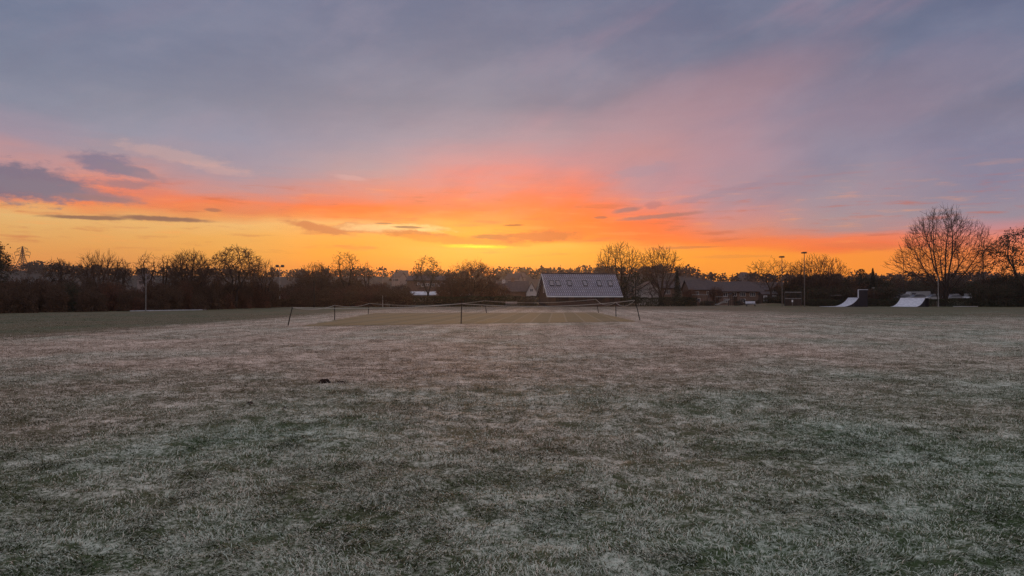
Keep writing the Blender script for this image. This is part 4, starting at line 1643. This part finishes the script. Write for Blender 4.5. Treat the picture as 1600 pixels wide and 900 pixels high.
# ------------------------------------------------------------------ skate ramps
def quarter_pipe(label, lip0, lip1, run, run_len, flat, z, platform=0.9, group=None, sheet_m='frost_board'):
    """lip0/lip1: ground points under the two ends of the lip; run: horizontal direction down the ramp"""
    a, b = Vector((lip0[0], lip0[1], 0)), Vector((lip1[0], lip1[1], 0))
    run = Vector((run[0], run[1], 0)).normalized()
    o = empty('skate_ramp', (a.x, a.y, 0.0), label, 'skate ramp', group)
    w = b - a
    n = 16
    prof = []
    R = (run_len ** 2 + z ** 2) / (2 * z)
    th = math.asin(min(1.0, run_len / R)) if run_len < R else math.pi / 2
    for i in range(n + 1):
        t = th * (1 - i / n)
        prof.append((run_len - R * math.sin(t), .05 + R * (1 - math.cos(t)) * (z - .05) / (R * (1 - math.cos(th)))))
    if flat:
        prof.append((run_len + flat, .05))
    m = MB()
    k = len(prof)
    up = [run * s + Vector((0, 0, h)) for s, h in prof]
    dn = [p - Vector((0, 0, .045)) for p in up]
    vs = up + dn + [p + w for p in up] + [p + w for p in dn]
    fs = []
    for i in range(k - 1):
        fs.append((i, i + 1, 2 * k + i + 1, 2 * k + i))
        fs.append((k + i, 3 * k + i, 3 * k + i + 1, k + i + 1))
        fs.append((i, k + i, k + i + 1, i + 1))
        fs.append((2 * k + i, 2 * k + i + 1, 3 * k + i + 1, 3 * k + i))
    fs.append((0, 2 * k, 3 * k, k))
    fs.append((k - 1, 2 * k - 1, 4 * k - 1, 3 * k - 1))
    m.add(vs, fs)
    m.build('riding_surface', M[sheet_m], o, smooth=False)
    pe = n + 1
    for s in (0, 1):
        poly = [run * prof[i][0] + Vector((0, 0, prof[i][1] - .05)) for i in range(pe)]
        poly = [Vector((0, 0, 0)) + run * 0] + [run * prof[pe - 1][0]] + poly[::-1]
        off = w.normalized() * (.04 if s == 0 else -.04)
        sh = Vector((0, 0, 0)) if s == 0 else w
        MB().prism([p + sh for p in poly], off).build('side_panel', M['navy'], o)
    MB().tube([Vector((0, 0, z + .02)), w + Vector((0, 0, z + .02))], .03, 8).build('coping', M['steel'], o)
    bk = -run * platform
    MB().prism([Vector((0, 0, z - .07)) - run * .01, w + Vector((0, 0, z - .07)) - run * .01, w + bk + Vector((0, 0, z - .07)), bk + Vector((0, 0, z - .07))], (0, 0, .06)).build('deck', M['frost_board'], o)
    MB().prism([bk, w + bk, w + bk + Vector((0, 0, z - .08)), bk + Vector((0, 0, z - .08))], -run * -.05).build('back_panel', M['navy'], o)
    return o, w, run, bk


D1 = 140.0
r1, w1, run1, bk1 = quarter_pipe('white frosted skate ramp with long flat run at the left', (gx(1325, 142.5), 142.5), (gx(1341.5, 138.2), 138.2), (-1, -.10), 3.2, 2.6, 1.72, 1.5, 'white frosted skate ramps')
# start platform guard behind ramp 1
zt = 3.15
gd = MB()
e1 = w1 + bk1 * .05
gd.box(w1.x - .15, w1.x + .02, w1.y - .06, w1.y + .06, 1.72, zt)
gd.build('guard_post', M['frost_board'], r1)
MB().box(w1.x - .15, w1.x + 1.75, w1.y - .05, w1.y + .07, zt + .002, zt + .09).build('guard_rail', M['frost_board'], r1)
MB().box(w1.x + .022, w1.x + 1.70, w1.y - .02, w1.y + .02, 0.0, zt).build('guard_panel', M['navy'], r1)
MB().box(w1.x - 1.02, w1.x - .92, w1.y - .10, w1.y - .02, 0.0, .42).build('bracket', M['frame_dark'], r1)
lx, ly = gx(1407, 141.0), 141.0
quarter_pipe('wide white frosted skate ramp by the tall grey pole', (lx, ly), (lx + 4.6 * .56, ly - 4.6 * .83), (-.83, -.56), 3.5, 0.0, 1.68, 1.3, 'white frosted skate ramps')


# ------------------------------------------------------------------ parked cars, frosted, beyond the hedge
def car_meshes():
    # side profile of a hatchback, length 4.1 along x, nose at -x
    low = [(-2.05, .32), (-2.08, .62), (-1.98, .82), (-1.15, .96), (1.75, 1.02), (2.0, .95), (2.06, .60), (2.02, .32)]
    m = MB()
    m.prism([(x, -.85, z) for x, z in low], (0, 1.70, 0))
    body = m
    cab = [(-1.15, .965), (-.45, 1.46), (.95, 1.50), (1.72, 1.025)]
    c = MB()
    n = len(cab)
    a = [Vector((x, -.78 + (.16 if z > 1.2 else 0), z)) for x, z in cab]
    b = [Vector((x, .78 - (.16 if z > 1.2 else 0), z)) for x, z in cab]
    c.add(a + b, [tuple(range(n)), tuple(range(2 * n - 1, n - 1, -1))] + [(i, n + i, n + (i + 1) % n, (i + 1) % n) for i in range(n)])
    rf = MB().prism([(-.52, -.63, 1.47), (.98, -.63, 1.505), (.98, .63, 1.505), (-.52, .63, 1.47)], (0, 0, .05))
    return body, c, rf


CB, CC, CR = car_meshes()
car_proto = {}


def parked_car(label, px, D, rz, paint, z=None):
    x = gx(px, D)
    z0 = float(ground_h(x, D)) if z is None else z
    o = empty('parked_car', (x, D, z0), label, 'car', 'frosted cars parked beyond the hedge', rz)
    CB.build('body', paint, o)
    CC.build('cabin_glass', M['glass'], o)
    CR.build('roof', M['frost_roof'], o)
    for sx in (-1.3, 1.25):
        for sy in (-.80, .80):
            wq = MB().tube([(sx, sy - .09, .31), (sx, sy + .09, .31)], .31, 16).build('wheel', M['rubber'], o)
            MB().tube([(sx, sy - .10, .31), (sx, sy + .10, .31)], .17, 12).build('rim', M['steel'], wq)
    for sy in (-.55, .55):
        MB().box(-2.10, -2.03, sy - .16, sy + .16, .62, .76).build('headlight', M['glass_pale'], o)
    return o


P_SIL = car_paint('silver_paint', (0.34, 0.33, 0.34))
P_WHT = car_paint('white_car_paint', (0.55, 0.54, 0.55))
P_DRK = car_paint('dark_car_paint', (0.06, 0.055, 0.065))
for (lb, px, D, rz, p) in (
        ('dark car with frosted roof leftmost of the parked row', 1410, 158, .2, P_DRK),
        ('silver frosted car just above the right skate ramp', 1432, 156, .1, P_SIL),
        ('white frosted car left of the tall grey pole', 1459, 155, .05, P_WHT),
        ('grey frosted car right of the tall grey pole', 1489, 157, .15, P_SIL),
        ('white car with frosted bonnet under the huge bare tree', 1512, 154, 1.1, P_WHT)):
    parked_car(lb, px, D, rz, p)


def van():
    D = 163.0
    x = gx(1432, D)
    z0 = float(ground_h(x, D))
    o = empty('parked_van', (x, D, z0), 'long dull van with frosted roof behind the parked cars', 'van', None, .05)
    prof = [(-2.6, .4), (-2.65, .9), (-2.3, 1.15), (-1.75, 2.05), (2.6, 2.12), (2.65, .4)]
    MB().prism([(a, -.95, b) for a, b in prof], (0, 1.9, 0)).build('body', P_SIL, o)
    MB().prism([(-1.7, -.9, 2.125), (2.55, -.9, 2.135), (2.55, .9, 2.135), (-1.7, .9, 2.125)], (0, 0, .04)).build('roof', M['frost_roof'], o)
    MB().box(-1.6, -.7, -.97, -.94, 1.2, 1.8).build('window', M['glass'], o)
    for sx in (-1.7, 1.6):
        for sy in (-.88, .88):
            MB().tube([(sx, sy - .1, .35), (sx, sy + .1, .35)], .35, 16).build('wheel', M['rubber'], o)


van()


# ------------------------------------------------------------------ playground, ball court, hut, benches
def swing_set(label, px, D, w, h, rz=0.0):
    o = empty('swing_set', (gx(px, D), D, 0), label, 'swings', None, rz)
    for s in (-1, 1):
        MB().tube([(s * w / 2, -1.0, -.05), (s * w / 2, 0, h), (s * w / 2, 1.0, -.05)], .05, 6).build('end_frame', M['dark_steel'], o)
    MB().tube([(-w / 2, 0, h), (w / 2, 0, h)], .05, 6).build('beam', M['steel'], o)
    for s in (-.25, .25):
        sw = MB()
        sw.box(s * w - .22, s * w + .22, -.09, .09, .45, .50)
        seat = sw.build('seat', M['rubber'], o)
        MB().tube([(s * w - .2, 0, .5), (s * w - .2, 0, h)], .012, 5).tube([(s * w + .2, 0, .5), (s * w + .2, 0, h)], .012, 5).build('chain', M['steel'], seat)
    return o


swing_set('dark metal swing frame in front of the short brick house', 1094, 152, 3.6, 2.3, .15)
swing_set('smaller swing frame in front of the russet tree', 1128, 155, 2.6, 1.9, -.3)


def slide():
    D = 151.0
    o = empty('playground_slide', (gx(1140, D), D, 0), 'dark playground slide with ladder and sloping chute', 'slide', None, .1)
    m = MB()
    for sx in (.0, .8):
        for sy in (-.4, .4):
            m.tube([(sx, sy, -.05), (sx, sy, 2.3)], .045, 6)
    m.build('tower_post', M['dark_timber'], o)
    MB().box(-.05, .85, -.45, .45, 1.3, 1.38).build('platform', M['dark_timber'], o)
    MB().prism([(-.15, -.6, 2.3), (.4, -.6, 2.75), (.95, -.6, 2.3), (.4, -.6, 2.7)], (0, 1.2, 0)).build('canopy', M['navy'], o)
    c = MB()
    c.prism([(-.05, -.3, 1.36), (-2.5, -.3, .30), (-3.0, -.3, .26), (-3.0, -.3, .22), (-2.5, -.3, .25), (-.05, -.3, 1.30)], (0, .6, 0))
    c.prism([(-.05, -.34, 1.55), (-2.5, -.34, .48), (-3.0, -.34, .42), (-3.0, -.34, .22), (-2.5, -.34, .25), (-.05, -.34, 1.30)], (0, .035, 0))
    c.prism([(-.05, .305, 1.55), (-2.5, .305, .48), (-3.0, .305, .42), (-3.0, .305, .22), (-2.5, .305, .25), (-.05, .305, 1.30)], (0, .035, 0))
    c.build('chute', M['steel'], o)
    ld = MB()
    for sy in (-.25, .25):
        ld.tube([(1.35, sy, 0), (.85, sy, 1.4)], .03, 5)
    for k in range(5):
        t = (k + 1) / 6
        ld.tube([(1.35 - .5 * t, -.25, 1.4 * t), (1.35 - .5 * t, .25, 1.4 * t)], .022, 5)
    ld.build('ladder', M['dark_steel'], o)


slide()


def climbing_dome():
    D = 150.0
    o = empty('climbing_dome', (gx(1160, D), D, 0), 'dark half-round climbing dome in front of the long brick house', 'climbing frame')
    m = MB()
    R = .95
    for k in range(8):
        a = k * math.pi / 8
        pts = [(R * math.cos(t) * math.cos(a), R * math.cos(t) * math.sin(a), R * 1.55 * math.sin(t)) for t in np.linspace(0, math.pi, 13)]
        m.tube(pts, .035, 5)
    for t in (.35, .7, 1.05):
        pts = [(R * math.cos(t) * math.cos(a), R * math.cos(t) * math.sin(a), R * 1.55 * math.sin(t)) for a in np.linspace(0, 2 * math.pi, 17)]
        m.tube(pts, .03, 5, cap=False)
    m.build('bars', M['dark_steel'], o)
    MB().tube([(0, 0, -.05), (0, 0, 1.44)], .06, 8).build('centre_post', M['dark_steel'], o)


climbing_dome()
shrub('small black bush beside the climbing dome', 1153, 469, 152, 16, 'dark')
shrub('low dark bush in front of the long brick house', 1180, 468, 156, 30, 'dark')
shrub('low dark scrub in front of the short brick house', 1105, 469, 158, 30, 'dark')


def bench(label, px, D, L, mat, rz=0.0, z=None):
    x = gx(px, D)
    o = empty('bench', (x, D, float(ground_h(x, D))), label, 'bench', None, rz)
    m = MB()
    for k in range(3):
        m.box(-L / 2, L / 2, -.24 + k * .17, -.11 + k * .17, .44, .49)
    m.build('seat', M[mat], o)
    b = MB()
    for k in range(3):
        b.prism([(-L / 2, .27 + k * .03, .58 + k * .14), (L / 2, .27 + k * .03, .58 + k * .14), (L / 2, .29 + k * .03, .69 + k * .14), (-L / 2, .29 + k * .03, .69 + k * .14)], (0, .035, 0))
    b.build('backrest', M[mat], o)
    for s in (-.42, .42):
        MB().box(s * L - .04, s * L + .04, -.22, .26, -.02, .435).build('leg', M['dark_steel'], o)
    return o


bench('pale wooden bench against the clipped hedge', 799, 138.5, 2.2, 'bin')
bench('frosted white bench beside the climbing dome', 1173, 143, 1.9, 'frost_board')


def hut():
    D = 152.0
    x0, x1 = gx(1191.5, D), gx(1214.5, D)
    L = x1 - x0
    z0 = float(ground_h((x0 + x1) / 2, D))
    o = empty('hut', (x0, D, z0 - .05), 'small dark hut with two white framed openings left of the floodlights', 'hut')
    h0, h1 = hz(471.5, D) - z0, hz(461.5, D) - z0
    walls(L, 2.6, h1 + .25, h1 + .7).build('wall', M['dark_timber'], o)
    gable_shell(L, 2.6, h1 + .27, h1 + .75, .2, .08).build('roof', M['tile_dark'], o)
    window(o, .18, .95, h0, h1, -.001, M['white'], M['glass_pale'], 0, .14)
    window(o, L - 1.25, L - .12, h0 + .05, h1, -.001, M['white'], M['glass_pale'], 1, .12)
    MB().box(1.15, 1.7, -.05, .02, .05, h1 - .05).build('door', M['frame_dark'], o)
    MB().tube([(L - .45, 1.0, h1 + .4), (L - .45, 1.0, h1 + 1.2)], .05, 6).build('flue', M['steel'], o)


hut()


def ball_court():
    D = 143.0
    x0, x1 = gx(1226, D), gx(1252.5, D)
    L = x1 - x0
    zb = float(ground_h((x0 + x1) / 2, D))
    o = empty('ball_court_end', (x0, D, zb), 'metal ball court end frame with mesh panel between the floodlights', 'ball court')
    a, b = hz(466.5, D) - zb, hz(456.5, D) - zb
    m = MB()
    for t in (0, L):
        m.box(t - .06, t + .06, -.06, .06, -.1, b + .06)
    m.build('upright', M['dark_steel'], o)
    MB().box(.06, L - .06, -.05, .05, b - .06, b + .06).build('top_rail', M['steel'], o)
    MB().box(.06, L - .06, -.05, .05, a - .05, a + .05).build('middle_rail', M['steel'], o)
    g2 = MB()
    for k in range(1, 22):
        xx = L * k / 22
        g2.box(xx - .012, xx + .012, -.012, .012, a + .05, b - .06)
    for k in range(1, 5):
        zz = a + (b - a) * k / 5
        g2.box(.06, L - .06, -.010, .010, zz - .010, zz + .010)
    g2.build('mesh_panel', M['dark_steel'], o)
    MB().box(.06, L - .06, -.03, .03, .05, a - .05).build('lower_panel', M['dark_timber'], o)
    s = empty('notice', (gx(1238, 142.8), 142.8, zb), 'small white notice on the ball court end panel', 'sign')
    MB().box(-.14, .14, -.02, .02, .75, 1.18).build('board', M['white'], s)
    MB().box(-.03, .03, .025, .06, -.05, 1.15).build('post', M['steel'], s)


ball_court()


def frame_goal():
    D = 147.0
    o = empty('goal_frame', (gx(1296, D), D, 0), 'faint dark metal goal frame behind the left skate ramp', 'goal')
    w, h = 2.5, 2.2
    for s in (0, w):
        MB().tube([(s, 0, -.05), (s, 0, h)], .05, 6).build('post', M['dark_steel'], o)
    MB().tube([(0, 0, h), (w, 0, h)], .05, 6).build('crossbar', M['steel'], o)
    MB().tube([(0, 0, h), (0, 1.0, h * .9), (0, 1.3, 0), (w, 1.3, 0), (w, 1.0, h * .9), (w, 0, h)], .03, 5).build('back_stay', M['dark_steel'], o)


frame_goal()


def small_post(label, px, top, D):
    x = gx(px, D)
    z0 = float(ground_h(x, D))
    H = hz(top, D) - z0
    o = empty('lamp_post', (x, D, z0), label, 'lamp post')
    MB().tube([(0, 0, -.05), (0, 0, H)], .05, 6).build('pole', M['dark_steel'], o)
    MB().box(-.32, .10, -.1, .1, H - .05, H + .10).build('lamp_head', M['steel'], o)


small_post('short lamp post between the two skate ramps', 1365.5, 450, 146)

# ------------------------------------------------------------------ path and kerb
def strip(name, pts, w, h, mat):
    m = MB()
    for i in range(len(pts) - 1):
        (xa, ya), (xb, yb) = pts[i], pts[i + 1]
        za, zb = float(ground_h(xa, ya)), float(ground_h(xb, yb))
        m.add([(xa, ya, za - .1), (xb, yb, zb - .1), (xb, yb + w, zb - .1), (xa, ya + w, za - .1), (xa, ya, za + h), (xb, yb, zb + h), (xb, yb + w, zb + h), (xa, ya + w, za + h)],
              [(0, 3, 2, 1), (4, 5, 6, 7), (0, 1, 5, 4), (1, 2, 6, 5), (2, 3, 7, 6), (3, 0, 4, 7)])
    return tag(m.build(name, mat), kind='structure')


pp = [(gx(p, left_D(p) - 2.2), left_D(p) - 2.2) for p in (203, 222, 240, 258, 276, 294, 315)]
strip('path', pp, 1.6, .10, M['path'])
strip('kerb', [(gx(1490, 138.4), 138.4), (gx(1528, 138.0), 138.0)], .25, .13, M['kerb'])


# ------------------------------------------------------------------ molehills
def molehill(label, px, py, w, h, seed):
    D = gD(py)
    x = gx(px, D)
    z0 = float(ground_h(x, D))
    rng = np.random.default_rng(seed)
    rings, n = 9, 22
    V, Fq = [], []
    for i in range(rings):
        t = i / (rings - 1)
        for k in range(n):
            a = 6.283 * k / n
            r = w * .5 * t * (1 + .22 * math.sin(a * 2 + seed) + .10 * rng.normal())
            V.append((r * math.cos(a), r * math.sin(a) * .8, h * (1 - t * t) ** 1.3 * (1 + .18 * rng.normal()) - .012))
    for i in range(rings - 1):
        for k in range(n):
            Fq.append((i * n + k, (i + 1) * n + k, (i + 1) * n + (k + 1) % n, i * n + (k + 1) % n))
    clods = []
    for c in range(40):
        a, r = rng.uniform(0, 6.283), w * .5 * rng.uniform(.1, 1.15)
        clods.append((r * math.cos(a), r * math.sin(a) * .8, max(0, h * (1 - (2 * r / w) ** 2)) * .9, rng.uniform(.010, .028)))
    for (cx, cy, cz, s) in clods:
        b = len(V)
        for (u, v, w_) in ((1, 0, 0), (-1, 0, 0), (0, 1, 0), (0, -1, 0), (0, 0, 1), (0, 0, -1)):
            V.append((cx + u * s * rng.uniform(.7, 1.3), cy + v * s * rng.uniform(.7, 1.3), cz + w_ * s))
    me = bpy.data.meshes.new('molehill')
    fs = list(Fq)
    b0 = rings * n
    for c in range(len(clods)):
        b = b0 + 6 * c
        for (i, j, k) in ((0, 2, 4), (2, 1, 4), (1, 3, 4), (3, 0, 4), (2, 0, 5), (1, 2, 5), (3, 1, 5), (0, 3, 5)):
            fs.append((b + i, b + j, b + k))
    me.from_pydata(V, [], fs)
    me.update()
    return tag(link('molehill', me, M['soil'], None, (x, D, z0)), label, 'molehill')


molehill('largest dark bare-soil molehill on the frosted field', 508, 597, .26, .075, 1)
molehill('flatter broken dark molehill just right of the largest one', 531, 597, .28, .03, 2)
molehill('small dark molehill nearer than the largest, to its left', 391, 631, .09, .025, 3)
molehill('tiny dark molehill nearer than the largest and below it', 446, 638, .08, .025, 4)


# ------------------------------------------------------------------ the morning air
def haze():
    R, top = 655.0, 48.0
    o = MB().box(-R, R, -R, R, -1.5, top).build('haze', None)
    m = bpy.data.materials.new('morning_haze')
    m.use_nodes = True
    nt = m.node_tree
    nt.nodes.remove(nt.nodes['Principled BSDF'])
    v = nt.nodes.new('ShaderNodeVolumePrincipled')
    v.inputs['Color'].default_value = (0.92, 0.88, 0.86, 1)
    v.inputs['Density'].default_value = HAZE
    v.inputs['Anisotropy'].default_value = 0.82
    nt.links.new(v.outputs[0], [n for n in nt.nodes if n.type == 'OUTPUT_MATERIAL'][0].inputs['Volume'])
    o.data.materials.append(m)
    tag(o, kind='stuff')


haze()
